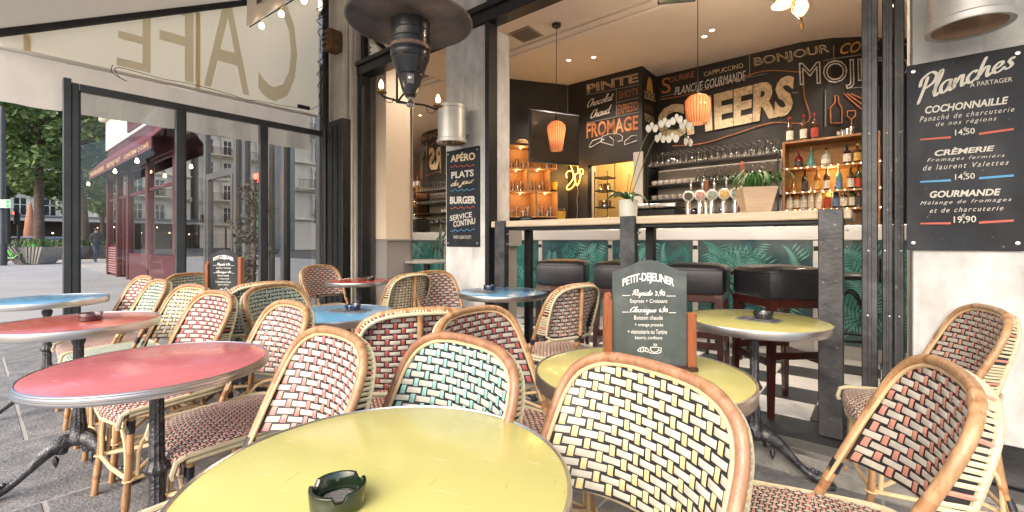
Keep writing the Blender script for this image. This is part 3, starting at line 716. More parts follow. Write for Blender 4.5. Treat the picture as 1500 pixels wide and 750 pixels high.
rows = [
 (z1, [(1170, 'squat', 'redd', 'dark', 'red', 'round dark red bottle at the left of the top cabinet shelf'), (1188, 'cone', 'aqua', 'gold', 'gold', 'pale aqua bell shaped bottle second on the top cabinet shelf'),
       (1210, 'squat', 'clear', 'white', 'black', 'round clear bottle with handles in the middle of the top cabinet shelf'), (1241, 'square', 'black', 'white', 'black', 'black square bottle with pale diamond label on the top cabinet shelf'),
       (1256, 'square', 'brown', 'gold', 'gold', 'brown square bottle with orange label nearest the steel door post')]),
 (z2, [(1163, 'cone', 'amber', 'gold', 'black', 'conical amber bottle at the left of the middle cabinet shelf'), (1179, 'tall', 'black', 'dark', 'black', 'tall black bottle second on the middle cabinet shelf'),
       (1197, 'tall', 'amber', 'gold', 'silver', 'golden tall bottle third on the middle cabinet shelf'), (1211, 'tall', 'brown', 'white', 'silver', 'brown bottle with white label in the middle cabinet shelf'),
       (1229, 'tall', 'aqua', 'blue', 'silver', 'turquoise bottle on the middle cabinet shelf'), (1246, 'tall', 'brown', 'white', 'gold', 'pinkish brown bottle right of the turquoise one'), (1257, 'tall', 'green', 'red', 'red', 'dark green bottle at the right end of the middle cabinet shelf')]),
 (zb, [(1157, 'square', 'clear', 'white', 'black', 'small clear bottle first in the bottom cabinet row'), (1167, 'tall', 'amber', 'white', 'silver', 'small amber bottle second in the bottom cabinet row'),
       (1177, 'square', 'clear', 'white', 'black', 'short clear bottle third in the bottom cabinet row'), (1188, 'tall', 'white', 'white', 'silver', 'white frosted bottle fourth in the bottom cabinet row'),
       (1199, 'tall', 'white', 'white', 'silver', 'tall white bottle fifth in the bottom cabinet row'), (1212, 'tall', 'amber', 'red', 'gold', 'amber bottle with red label in the bottom cabinet row'),
       (1224, 'tall', 'blue', 'blue', 'silver', 'dark blue bottle in the bottom cabinet row'), (1236, 'square', 'black', 'white', 'black', 'black bottle right of the dark blue one in the bottom row'),
       (1248, 'tall', 'green', 'white', 'black', 'dark green bottle near the right end of the bottom row'), (1258, 'square', 'brown', 'dark', 'black', 'brown bottle at the right end of the bottom row')]),
 (zt,
       [(1157, 'tall', 'brown', 'white', 'red', 'bottle with big white label at the left end on top of the cabinet'), (1177, 'tall', 'brown', 'white', 'red', 'bottle with big white label second on top of the cabinet'),
       (1193, 'tall', 'brown', 'red', 'red', 'dark bottle with red neck on top of the cabinet')])]
for z, lst in rows:
    for u, kind, bc, lab, cp, l in lst:
        y = CYF + .09; x = px(u, 300, Y=y).x
        bottle(kind, bc, lab, cp, (x, y, z + .001), l, .86 if z != zt else .98)
for k, u in enumerate((1228, 1234, 1241, 1247)):
    y = CYF + .08; g = MB().lathe([(.022, 0), (.024, .055 + k * .012)], 12).build('metal_jigger', CHROME, None, label='row of small steel cups on top of the bottle cabinet', cat='cup', group='steel cups on the cabinet', loc=(px(u, 300, Y=y).x, y, zt + .001))

# steel glass rack
RKF = 5.92
rack = thing('glass_rack', 'black steel shelf rack full of glasses on the back bar', 'shelf rack')
rx0, rx1 = px(947, 260, Y=RKF).x, px(1141, 260, Y=RKF).x
zs = [px(1138, 224, Y=RKF).z, px(1138, 257, Y=RKF).z, 1.66, 1.46]
STEELD = mat('dark_shelf_steel', (.06, .06, .065), .35, .7)
for xx in (rx0 + .01, rx1 - .01):
    for yy in (RKF + .01, RKF + .36): MB().bb(xx - .01, xx + .01, yy - .01, yy + .01, 1.2, zs[0] + .001).build('upright', BLACKMETAL, rack)
for z in zs: MB().bb(rx0 + .021, rx1 - .021, RKF, RKF + .37, z - .015, z, ch=.002).build('shelf', STEELD, rack)
MB().bb(rx0 - .14, rx0 - .005, 5.8, 5.83, 1.0, px(930, 223, Y=5.8).z, ch=.003).build('end_panel', BRUSHED, rack)
MB().bb(rx0, rx1, RKF + .39, RKF + .41, 1.2, zs[0] + .10).build('back_panel', mat('stainless_back', (.58, .52, .46), .45, .2), rack)
NX = 20
for j, z in enumerate(zs[:2]):
    for r_ in range(3):
        for i in range(NX):
            xx = rx0 + .05 + (rx1 - rx0 - .1) * i / (NX - 1); yy = RKF + .05 + r_ * .12
            if j == 1 and i < 8: continue
            glassobj(flip, (xx + rnd.uniform(-.006, .006), yy, z + .001), ('stemmed glass upside down on the top shelf of the glass rack', 'stemmed glass upside down on the second shelf of the glass rack')[j],
                     ('upturned glasses on the top rack shelf', 'upturned glasses on the second rack shelf')[j])
# cups, bowls and coffee gear on lower shelves
CUP = MB().lathe([(.02, 0), (.035, .02), (.04, .06)], 14).mesh('cup', mat('white_china', (.72, .70, .66), .25))
for i in range(7): obj('coffee_cup', CUP, None, 'white coffee cup stacked on the second rack shelf', 'cup', 'white cups on the second rack shelf', loc=(rx0 + .08 + i * .085, RKF + .08, zs[1] + .001))
for i in range(9): obj('coffee_cup', CUP, None, 'white cup on the third rack shelf', 'cup', 'white cups on the third rack shelf', loc=(rx0 + .08 + i * .09, RKF + .08, zs[2] + .001))
for i in range(8):
    MB().lathe([(.03, 0), (.045, .03), (.03, .06), (.01, .07), (.012, .085), (0, .09)], 14).build('steel_pot', CHROME, None, label='small shiny steel pot on the lowest rack shelf', cat='pot', group='steel pots on the lowest rack shelf', loc=(rx0 + .1 + i * .17, RKF + .09, zs[3] + .001))
cm = thing('coffee_machine', 'low chrome coffee machine behind the beer taps', 'coffee machine', (-2.0, 5.0, 1.237))
MB().box((0, 0, .12), (.6, .30, .22), 0, .02).build('machine_body', mat('machine_black', (.03, .03, .03), .3, .5), cm)
MB().box((0, 0, .26), (.6, .34, .05), 0, .015).build('cup_tray', CHROME, cm)
for k in (-1, 0, 1): MB().lathe([(.03, 0), (.035, .03), (.035, .06)], 14, (k * .18, -.17, .08)).build('group_head', CHROME, cm)

# beer taps
taps = []
for i, (u, mc) in enumerate(((1008, (.03, .02, .01)), (1025, (.45, .25, .22)), (1042, (.25, .30, .27)), (1060, (.70, .42, .15)), (1077, (.25, .33, .27)))):
    y = 4.78; p = px(u, 300, Y=y)
    t = thing('beer_tap', ['chrome beer tap with black round badge, leftmost of the five', 'chrome beer tap with pink and grey round badge, second from left', 'chrome beer tap with grey green badge, middle of the five', 'chrome beer tap with orange badge, fourth from left', 'chrome beer tap with pale green badge beside the planter'][i],
              'beer tap', (p.x, y, 1.237), 0, 'five beer taps on the bar')
    t.rotation_euler.z = R(22)
    MB().lathe([(.04, 0), (.04, .01), (.028, .03), (.026, .26), (.03, .30), (0, .31)], 20).build('tap_column', CHROME, t)
    AX = Matrix.Rotation(R(90), 3, 'X')
    bd = MB().lathe([(.0, 0), (.055, 0), (.058, .008), (.05, .014), (.0, .014)], 28, (0, -.03, .33), ax=AX).build('badge', mat('badge_rim', (.72, .68, .62), .3, .3), t)
    MB().lathe([(0, .0145), (.042, .0145), (.042, .0165), (0, .0165)], 24, (0, -.03, .33), ax=AX).build('badge_face', mat('badge_face_%d' % i, mc, .3, var=.6, vscale=40), bd)
    MB().tube([(0, -.03, .27), (0, -.09, .26), (0, -.11, .20)], .010, 10).build('spout', CHROME, t)
    hw = [CHROME, CHROME, CHROME, CHROME, WOODO][i]
    MB().lathe([(.007, .30), (.006, .40), (.012, .42), (.013, .48), (.006, .50), (0, .502)], 12, (.03, .03, 0)).build('handle', hw, t)
t = thing('beer_tap', 'beer tap with orange wooden lever behind the round badges', 'beer tap', (px(1034, 300, Y=4.95).x, 4.95, 1.237), 0)
MB().lathe([(.03, 0), (.024, .03), (.022, .3), (0, .31)], 16).build('tap_column', CHROME, t); MB().lathe([(.012, .31), (.028, .44), (.022, .50), (0, .51)], 14).build('handle', WOODO, t)
t = thing('beer_tap', 'tall beer tap whose wooden lever ends in a small red topped figure', 'beer tap', (px(1087, 300, Y=4.95).x, 4.95, 1.237), 0)
MB().lathe([(.03, 0), (.024, .03), (.022, .42), (0, .43)], 16).build('tap_column', CHROME, t); MB().lathe([(.018, .40), (.024, .56), (.02, .62), (0, .63)], 14).build('handle', WOODO, t)
MB().lathe([(0, .62), (.016, .63), (.017, .65), (.008, .665), (0, .67)], 14).build('finial', PRED, t)

# planter with grass plant on the ledge
def grass(b, n, base, r, h, spread, wd=.006, mi=0):
    for k in range(n):
        a = rnd.uniform(0, 2 * PI); r0 = rnd.uniform(0, r); s_ = rnd.uniform(.3, 1) * spread; hh = h * rnd.uniform(.5, 1)
        p0 = Vector(base) + Vector((math.cos(a) * r0, math.sin(a) * r0, 0)); d = Vector((math.cos(a), math.sin(a), 0)); sdv = Vector((-d.y, d.x, 0)) * wd
        P = [p0, p0 + d * s_ * .35 + Vector((0, 0, hh * .7)), p0 + d * s_ * .75 + Vector((0, 0, hh)), p0 + d * s_ * 1.1 + Vector((0, 0, hh * .6)), p0 + d * s_ * 1.3 + Vector((0, 0, hh * rnd.uniform(-.1, .35)))]
        W = [.5, 1, 1, .7, .1]; vs = []
        for p, ww in zip(P, W): vs += [p - sdv * ww, p + sdv * ww]
        b.add(vs, [(2 * i, 2 * i + 1, 2 * i + 3, 2 * i + 2) for i in range(4)], mi, True)
p = px(1107, 310, Y=3.0)
t = thing('potted_plant', 'pale wooden planter with arching spider plant on the serving ledge', 'plant', (p.x, 3.0, 1.267), R(25))
vs = []
for z, h in ((0, .062), (.155, .095)): vs += [(-h, -h, z), (h, -h, z), (h, h, z), (-h, h, z)]
MB().add(vs, [(3, 2, 1, 0), (4, 5, 6, 7), (0, 1, 5, 4), (1, 2, 6, 5), (2, 3, 7, 6), (3, 0, 4, 7)]).build('planter_box', mat('planter_wood', (.62, .46, .32), .6, var=.15, vscale=8, stretch=(1, 1, 10)), t)
b = MB(); grass(b, 90, (0, 0, .15), .06, .11, .16, .006); b.build('leaves', mat('spider_leaf', (.07, .20, .045), .45, var=.4, vscale=25), t)
# orchid
p = px(920, 318, Y=3.0)
t = thing('potted_orchid', 'white orchid with two tall bowed stems in a pale ceramic pot on the ledge', 'plant', (p.x, 3.0, 1.267))
MB().lathe([(.055, 0), (.062, .005), (.068, .13), (.064, .132), (.058, .12), (0, .118)], 28).build('pot', mat('pot_ceramic', (.62, .64, .60), .3), t)
LEAFD = mat('orchid_leaf', (.035, .11, .025), .3, var=.3, vscale=20)
def leaf(b, base, d, ln, wd, drop, mi=0):
    base = Vector(base); d = Vector(d).normalized(); s_ = Vector((-d.y, d.x, 0)); vs = []
    for i in range(7):
        q = i / 6; p_ = base + d * ln * q + Vector((0, 0, math.sin(q * 2.2) * .08 - drop * q * q)); ww = wd * math.sin(PI * (q * .9 + .08))
        vs += [p_ - s_ * ww + Vector((0, 0, ww * .4)), p_, p_ + s_ * ww + Vector((0, 0, ww * .4))]
    b.add(vs, [f for i in range(6) for f in ((3 * i, 3 * i + 1, 3 * i + 4, 3 * i + 3), (3 * i + 1, 3 * i + 2, 3 * i + 5, 3 * i + 4))], mi, True)
for d, ln, dr in (((-1, -.2, 0), .19, .10), ((1, .1, 0), .17, .14), ((-.7, -.7, 0), .16, .06), ((.6, -.8, 0), .14, .08), ((-.9, .5, 0), .17, .03)):
    b = MB(); leaf(b, (0, 0, .12), d, ln, .035, dr); b.build('leaf', LEAFD, t)
ORP = mat('orchid_petal', (.85, .83, .80), .5, translucent=.2); ORC = mat('orchid_throat', (.55, .55, .12), .5)
def flower(pos, az, s_=.036):
    f = obj('flower', None, t); f.location = pos
    M3 = Matrix.Rotation(az, 3, 'Z')
    b = MB()
    for k, (an, ll, ww) in enumerate(((90, 1, .55), (215, 1, .5), (325, 1, .5), (5, 1.05, .95), (175, 1.05, .95))):
        a = R(an); vs = [M3 @ Vector((0, -.004 * (k > 2), 0))]
        d = Vector((math.cos(a), 0, math.sin(a))); n_ = Vector((-d.z, 0, d.x))
        for q in range(9):
            th = -1 + 2 * q / 8; vs.append(M3 @ (d * s_ * ll * (.55 + .45 * math.cos(th * 1.5)) + n_ * s_ * ww * math.sin(th * 1.5) * .62 + Vector((0, .006 * abs(th) - .003, 0))))
        b.add(vs, [(0, i + 1, i + 2) for i in range(8)], 0, True)
    me = b.mesh('petals', ORP); obj('petals', me, f)
    MB().lathe([(0, 0), (.006, .004), (.005, .012), (0, .016)], 8, (0, 0, -.003), ax=M3 @ Matrix.Rotation(R(90), 3, 'X')).build('throat', ORC, f)
def o2l(u, v, Y=2.97): return px(u, v, Y=Y) - Vector(t.location)
STEM = mat('orchid_stem', (.10, .14, .05), .5)
P = [(0, 0, .12), o2l(927, 260), o2l(940, 215), o2l(953, 190), o2l(968, 178), o2l(985, 176), o2l(1000, 184)]
MB().tube(catmull(P, 6), .0032, 6).build('stem', STEM, t)
P = [(.01, 0, .12), o2l(934, 262), o2l(950, 222), o2l(962, 200), o2l(978, 190), o2l(995, 192), o2l(1010, 205)]
MB().tube(catmull(P, 6), .0032, 6).build('stem', STEM, t)
for u, v, a in ((955, 188, .3), (967, 203, .5), (974, 181, .7), (991, 176, .4), (1004, 184, .9), (985, 203, .6), (1008, 208, .8)):
    flower(o2l(u, v, 2.95 + rnd.uniform(-.04, .04)), a + rnd.uniform(-.5, .5), .040)
MB().tube([(-.02, 0, .12), o2l(922, 255, 2.99)], .002, 5).build('support_stick', BLACKMETAL, t)

# ------------------------------------------------------------------ pendant lamps
RIBG = [mat('amber_glass_light', (.80, .42, .23), .15, coat=.6, translucent=.55), mat('amber_glass_dark', (.42, .18, .08), .15, coat=.6, translucent=.5)]
def pendant(u, vtop, vbot, d, wid, label, kind):
    pt = px(u, vtop, d=d); pb = px(u, vbot, d=d); h = pt.z - pb.z; r = wid / 2
    t = thing('pendant_lamp', label, 'pendant lamp', (pt.x, pt.y, pb.z), 0, 'pendant lamps over the ledge')
    prof = [(r * .62, 0), (r * .66, h * .05), (r, h * .72), (r * .96, h * .84), (r * .6, h * .95), (r * .22, h)] if kind == 0 else [(r * .72, 0), (r * .78, h * .04), (r, h * .55), (r * .97, h * .8), (r * .7, h * .93), (r * .25, h)]
    n = 48; b = MB(); vs = []
    for rr, z in prof:
        for k in range(n): a = 2 * PI * k / n; q = rr * (1 + (.03 if k % 2 else -.02)); vs.append((q * math.cos(a), q * math.sin(a), z))
    fs = [(i * n + k, i * n + (k + 1) % n, (i + 1) * n + (k + 1) % n, (i + 1) * n + k) for i in range(len(prof) - 1) for k in range(n)]
    b.add(vs, fs, 0, True); b.m = [i % 2 for i in range(len(b.f))]; b.build('glass_shade', RIBG, t)
    MB().lathe([(r * .24, h), (r * .26, h + .03), (.012, h + .06), (0, h + .061)], 16).build('lamp_holder', BLACKMETAL, t)
    MB().lathe([(0, h * .55), (.022, h * .6), (.028, h * .7), (.012, h * .86), (0, h * .87)], 14).build('bulb', mat('pendant_bulb', (1, .8, .5), .3, emit=(1, .6, .28), estr=3.5), t)
    MB().tube([(0, 0, h + .05), (0, 0, CZ - pb.z - .001)], .004, 6).build('cable', BLACKMETAL, t)
    MB().lathe([(.045, CZ - pb.z - .035), (.05, CZ - pb.z - .03), (.05, CZ - pb.z - .002)], 20).build('ceiling_rose', BLACKMETAL, t)
    l = bpy.data.lights.new('pendant_light', 'POINT'); l.energy = .28; l.color = (1, .72, .46); l.shadow_soft_size = .03
    lo = bpy.data.objects.new('pendant_light', l); COL.objects.link(lo); lo.location = (pt.x, pt.y, pb.z + h * .45)
pendant(815, 177, 221, 4.96, .20, 'narrow ribbed amber glass pendant lamp, the left one before the shelf crates', 0)
pendant(1022, 138, 181, 4.3, .225, 'rounder ribbed amber glass pendant lamp hanging in front of the large CHEERS lettering', 1)
# downlights set in the ceiling, plus spots added to light the room
def down(x, y, label, e=56, vis=True):
    if vis:
        t = thing('downlight', label, 'ceiling light', (x, y, CZ), 0, 'small recessed ceiling spots')
        MB().lathe([(.028, -.004), (.04, -.004), (.04, -.0005)], 20).build('trim_ring', mat('white_trim', (.7, .68, .62), .4), t)
        MB().lathe([(0, -.0045), (.027, -.0045), (.027, -.002), (0, -.002)], 18).build('lamp_lens', BULBS, t)
    l = bpy.data.lights.new('down_light', 'SPOT'); l.energy = e; l.color = (1, .85, .70); l.spot_size = R(120); l.spot_blend = .6; l.shadow_soft_size = .04
    o = bpy.data.objects.new('down_light', l); COL.objects.link(o); o.location = (x, y, CZ - .012)
p = px(833, 88, Z=CZ); down(p.x, p.y, 'recessed ceiling spot above the left pendant lamp near the air vent')
p = px(1043, 44, Z=CZ); down(p.x, p.y, 'recessed ceiling spot just right of the second pendant cable')
for x, y in ((-2.9, 5.2), (-3.7, 3.4), (-1.3, 3.4), (.2, 4.6), (.1, 6.0), (-1.6, 5.5)): down(x, y, 'extra recessed ceiling spot added to light the bar room', 56)  # added spots without a known fitting, there to brighten the bar room
l = bpy.data.lights.new('kitchen_light', 'POINT'); l.energy = 24; l.color = (1, .8, .5); o = bpy.data.objects.new('kitchen_light', l); COL.objects.link(o); o.location = (-3.0, 6.5, 2.6)
l = bpy.data.lights.new('cabinet_light', 'POINT'); l.energy = 2.2; l.color = (1, .62, .25); l.shadow_soft_size = .1; o = bpy.data.objects.new('cabinet_light', l); COL.objects.link(o); o.location = ((cx0 + cx1) / 2, CYF + .1, z2 - .04)
l = bpy.data.lights.new('cabinet_light', 'POINT'); l.energy = 2.2; l.color = (1, .62, .25); l.shadow_soft_size = .1; o = bpy.data.objects.new('cabinet_light', l); COL.objects.link(o); o.location = ((cx0 + cx1) / 2, CYF + .1, z1 - .05)

# ceiling vent
p = px(770, 50, Z=CZ)
t = thing('air_vent', 'square grey slatted air vent in the bar ceiling', 'air vent', (p.x, p.y, CZ), 0)
MB().box((0, 0, -.006), (.30, .30, .010), 0, .002).build('vent_frame', mat('vent_grey', (.30, .25, .20), .6), t)
for k in range(8): MB().box((0, -.105 + k * .03, -.014), (.25, .012, .005), 0).build('slat', mat('vent_dark', (.12, .10, .08), .6), t)
# hanging brass ship lamp
p = px(1166, 8, d=3.2)
t = thing('ship_lamp', 'brass caged ship lamp hanging from the ceiling at the top edge', 'lamp', (p.x, p.y, p.z - .10), 0)
BRASS = mat('aged_brass', (.28, .17, .07), .3, 1., var=.3, vscale=20)
MB().lathe([(0, .20), (.05, .20), (.085, .14), (.085, .13), (.04, .125)], 20, (-.07, 0, 0)).build('lamp_hood', BRASS, t)
MB().lathe([(0, .01), (.03, .03), (.045, .08), (.03, .125), (0, .13)], 16, (.03, 0, 0)).build('lamp_glass', BULBS, t)
for k in range(6):
    a = k * PI / 3; MB().tube([(.03 + math.cos(a) * .055, math.sin(a) * .055, .13), (.03 + math.cos(a) * .058, math.sin(a) * .058, .07), (.03, 0, -.01)], .004, 5).build('cage_bar', BRASS, t)
MB().tube([(.03, 0, -.005), (.025, 0, -.05), (.035, 0, -.10), (.045, 0, -.06), (.035, 0, -.01)], .004, 5).build('hook', BRASS, t)
MB().tube([(0, 0, .19), (0, 0, CZ - (p.z - .10))], .008, 8).build('hanging_rod', BRASS, t)
l = bpy.data.lights.new('ship_light', 'POINT'); l.energy = 22; l.color = (1, .78, .55); l.shadow_soft_size = .08; o = bpy.data.objects.new('ship_light', l); COL.objects.link(o); o.location = (p.x - .12, p.y + .12, p.z - .06)
p = px(992, 4, d=3.6)
t = thing('ceiling_fixture', 'small dark metal lamp fitting cut by the top edge beside the pendant cable', 'lamp', (p.x, p.y, p.z), R(30))
MB().box((0, 0, .03), (.30, .06, .05), 0, .01).build('fixture_body', CHROME, t); MB().tube([(0, 0, .05), (0, 0, CZ - p.z)], .006, 6).build('hanging_rod', BLACKMETAL, t)

# ------------------------------------------------------------------ diagonal wall: television, crates
dd = (Vector((*D1, 0)) - Vector((*D0, 0))); dl = dd.length; dd.normalize(); dn = Vector((dd.y, -dd.x, 0)); dang = math.atan2(dd.y, dd.x)
def onwall(u, v, off=0.):
    return hit(u, v, [((D0[0] + dn.x * off - dd.x * .6), (D0[1] + dn.y * off - dd.y * .6)), (D1[0] + dn.x * off + dd.x * .3, D1[1] + dn.y * off + dd.y * .3)])
t = thing('television', 'wide dark television screen high on the black corner wall', 'television', (0, 0, 0))
a_, c_ = px(775, 180, d=5.6), px(847, 180, d=5.9); 
b = MB(); ctr = (a_ + c_) / 2; ctr.z = 2.42; an = math.atan2(c_.y - a_.y, c_.x - a_.x)
MB().box(ctr, ((c_ - a_).length, .05, .66), 0, .008, rot=an).build('screen_body', BLACKMETAL, t)
MB().box(ctr + Vector((math.sin(an), -math.cos(an), 0)) * .027, ((c_ - a_).length - .05, .003, .60), 0, 0, rot=an).build('screen', mat('screen_gloss', (.012, .012, .012), .05, spec=1., coat=1), t)
MB().tube([ctr + Vector((-math.sin(an), math.cos(an), 0)) * .03, ctr + Vector((-math.sin(an) * .25, math.cos(an) * .25, .1))], .03, 8).build('wall_bracket', BLACKMETAL, t)
def crate(u0, u1, v0, v1, label, nsh=0):
    p0 = onwall(u0, v1, .26); p1 = onwall(u1, v0, .26)
    if p0 is None or p1 is None: return None
    w_ = (Vector((p1.x, p1.y, 0)) - Vector((p0.x, p0.y, 0))).length; h = p1.z - p0.z
    t = thing('wooden_crate', label, 'crate', (p0.x, p0.y, p0.z), dang, 'wooden crates stacked as shelves')
    D = .25
    for n_, bx in (('bottom_board', (0, w_, 0, D, 0, .014)), ('top_board', (0, w_, 0, D, h - .014, h)), ('side_board', (0, .014, .001, D, .0145, h - .0145)), ('side_board', (w_ - .014, w_, .001, D, .0145, h - .0145)), ('back_board', (.0145, w_ - .0145, D - .012, D, .0145, h - .0145))):
        MB().bb(*bx, ch=.001).build(n_, WOODC, t)
    l = bpy.data.lights.new('shelf_light', 'POINT'); l.energy = .9; l.color = (1, .6, .25); l.shadow_soft_size = .03; lo = bpy.data.objects.new('shelf_light', l); COL.objects.link(lo)
    q = Vector((p0.x, p0.y, 0)) + dd * w_ / 2 - dn * .04; lo.location = (q.x, q.y, p0.z + h * .88)
    bb_ = MB().lathe([(0, -.01), (.01, 0), (0, .01)], 8, (w_ / 2, .10, h - .026)).build('string_light', BULB, t)
    for k in range(4):
        q = Vector((p0.x, p0.y, p0.z + .015)) + dd * (w_ * (.18 + .2 * k)) - dn * (.07 + .04 * (k % 2))
        glassobj(GLM['beer' if k % 2 else 'tumbler'], q, 'clear glass inside the ' + label.split(',')[0], 'glasses in the wooden crates', 'drinking_glass')
    return t
crate(789, 816, 211, 247, 'topmost wooden crate, behind the left pendant lamp')
crate(774, 806, 247, 280, 'wooden crate in the second row, right of the dark shelf')
crate(744, 773, 247, 280, 'wooden crate in the second row at the far left')
crate(786, 817, 281, 318, 'wooden crate bottom right of the crate stack')
crate(744, 785, 281, 318, 'wide lit wooden crate bottom left of the crate stack')
crate(744, 787, 214, 246, 'wooden crate with a straw hat above, top left of the stack')
q = onwall(765, 213, .12)
t = thing('straw_hat', 'round straw hat on top of the left crates', 'hat', (q.x, q.y, q.z)); MB().lathe([(.16, 0), (.10, .012), (.09, .06), (.05, .085), (0, .09)], 20).build('hat_body', mat('straw', (.45, .28, .12), .8), t)
def bucket(u, v, Y, label):
    p = px(u, v, Y=Y); t = thing('yellow_bucket', label, 'bucket', p, 0)
    MB().lathe([(.05, 0), (.065, .11), (.068, .112), (.06, .11), (.047, .01), (0, .01)], 20).build('bucket_body', mat('yellow_enamel', (.60, .33, .03), .4), t)
    MB().tube([(.065, 0, .10), (.04, 0, .14), (-.04, 0, .14), (-.065, 0, .10)], .003, 5).build('bucket_handle', CHROME, t)
bucket(822, 322, 4.9, 'yellow bucket on the bar below the banana neon'); bucket(811, 278, 5.65, 'yellow bucket on the shelf edge right of the crates')
q = px(770, 322, Y=4.75)
t = thing('chalk_card', 'small black chalk card standing on the bar by the crates', 'sign', (q.x, q.y, 1.237), R(10))
MB().box((0, 0, .10), (.17, .012, .19), 0, .002).build('card', SIGNB, t)
for k in range(5): lay(text_pts('du jour' if k % 2 else 'suggestion'), [(-.07, -.0075, .155 - k * .03), (.06, -.0075, .155 - k * .03), (.06, -.0075, .172 - k * .03), (-.07, -.0075, .172 - k * .03)], 'lettering', CHALKW, t)
# lamps: banana neon
t = thing('neon_sign', 'glowing yellow neon sign shaped like a peeled banana on the black wall', 'neon sign')
def nz(P): return [px(740 + a / 6, 200 + c / 6, Y=PY - .03) for a, c in P]
for P in ([(598, 318), (583, 275), (568, 228), (574, 207), (592, 205), (618, 226), (636, 262), (642, 308)],
          [(600, 322), (598, 365), (572, 408), (542, 442), (546, 464), (570, 462), (600, 436), (616, 396), (612, 350), (600, 322)],
          [(542, 362), (536, 332), (552, 307), (580, 301), (600, 322)],
          [(612, 340), (612, 380), (628, 430), (648, 405), (662, 350), (655, 312), (612, 340)],
          [(655, 312), (652, 296), (668, 284), (684, 298), (685, 322), (675, 334)]):
    MB().tube(catmull(nz(P), 3), .0068, 8).build('neon_tube', NEON, t)
MB().tube(catmull(nz([(632, 430), (640, 480), (632, 560), (636, 640), (630, 720)]), 4), .004, 5).build('cable', CHALKL, t)
l = bpy.data.lights.new('neon_light', 'POINT'); l.energy = 5; l.color = (1, .5, .1); l.shadow_soft_size = .12; o = bpy.data.objects.new('neon_light', l); COL.objects.link(o); o.location = px(842, 256, Y=PY - .2)
# kitchen shelves in the hatch
t = thing('kitchen_rack', 'dark kitchen shelf rack with jars seen through the wall hatch', 'shelf rack')
for z in (1.35, 1.6, 1.85, 2.05): MB().bb(ha.x + .02, ha.x + .24, 6.05, 6.3, z, z + .02).build('shelf', BLACKMETAL, t)
for x in (ha.x + .02, ha.x + .23): MB().bb(x, x + .012, 6.04, 6.049, 1.26, 2.15).build('upright', BLACKMETAL, t)
for k in range(9):
    MB().lathe([(.03, 0), (.032, .08), (.02, .10), (0, .10)], 12).build('storage_jar', [CHROME, mat('jar_brown', (.15, .07, .03), .3)][k % 2], None, label='small jar on the kitchen rack in the hatch', cat='jar', group='jars on the kitchen rack', loc=(ha.x + .07 + .07 * (k % 3), 6.15, (1.3705, 1.6205, 1.8705)[k // 3] + .001))
# indoor table and chair in the left opening
DW = mat('dark_brown_wood', (.09, .035, .015), .3, var=.3, vscale=12, coat=.4)
q = px(577, 375, Y=3.3)
t = thing('wooden_chair', 'dark brown wooden chair inside by the grey panelled wall', 'chair', (q.x + .05, 3.25, FL + .002), R(-75))
MB().box((0, 0, .44), (.40, .40, .035), 0, .012).build('seat', DW, t)
for sx in (-1, 1):
    MB().tube([(sx * .17, .17, .43), (sx * .19, .20, 0)], [.018, .013], 8).build('leg', DW, t); MB().tube([(sx * .17, -.17, .43), (sx * .19, -.22, 0)], [.018, .013], 8).build('leg', DW, t)
P = [(-.20, -.20, .80), (-.1, -.235, .83), (0, -.245, .84), (.1, -.235, .83), (.20, -.20, .80)]
MB().tube(catmull(P, 4), .05, 10, flat=(1.2, .3)).build('backrest', DW, t)
for k in range(6): x = -.15 + k * .06; MB().tube([(x, -.18, .455), (x * 1.1, -.215, .77)], .008, 6).build('spindle', DW, t)
q = px(622, 388, Y=3.45)
t = thing('indoor_table', 'small grey stone topped table indoors behind the window', 'table', (q.x, 3.5, FL + .002))
MB().lathe([(0, .72), (.30, .72), (.31, .73), (.31, .745), (.3, .75), (0, .75)], 36).build('table_top', mat('grey_marble', (.35, .33, .31), .3, var=.2, vscale=8), t)
MB().lathe([(.2, 0), (.2, .015), (.03, .03), (.025, .719)], 20).build('pedestal', BLACKMETAL, t)
q = px(634, 360, Y=3.75)
t = thing('potted_palm', 'dark leafy palm indoors behind the pillar sign', 'plant', (q.x, 3.95, FL + .002))
MB().lathe([(.10, 0), (.14, .3), (.13, .3), (0, .28)], 20).build('pot', BLACKMETAL, t)
MB().tube([(0, 0, .27), (0, 0, .8)], .02, 8).build('stem', DW, t)
b = MB(); grass(b, 120, (0, 0, .75), .05, .45, .38, .011); b.build('leaves', mat('palm_leaf_dark', (.02, .05, .02), .4), t)

# ------------------------------------------------------------------ rattan chairs
HALF = [(.205, -.03, .46), (.212, -.074, .56), (.218, -.118, .66), (.218, -.154, .74), (.213, -.176, .79), (.192, -.198, .836), (.145, -.216, .866), (.085, -.227, .878), (0, -.2316, .881)]
HALF = [(x, y, .46 + (z - .46) * .94) for x, y, z in HALF]
ARCH = catmull([Vector((-x, y, z)) for x, y, z in HALF] + [Vector(p) for p in HALF[-2::-1]], 4)
def interp(z, col):
    for a, c in zip(HALF[:-1], HALF[1:]):
        if a[2] <= z <= c[2]:
            t = (z - a[2]) / (c[2] - a[2]); return a[col] * (1 - t) + c[col] * t
    return HALF[-1][col] if z > .80 else HALF[0][col]
def aw(z): return max(0, interp(z, 0))
def back_pt(x, z, off=0.):
    w_ = max(aw(z), .06); ye = interp(z, 1); yc = -.205 - max(0, z - .56) * .085
    yc = min(yc, ye - .004)
    t = min(1, abs(x) / w_); y = yc + (ye - yc) * t ** 2.3
    return Vector((x, y + off, z))
wr = random.Random(3)
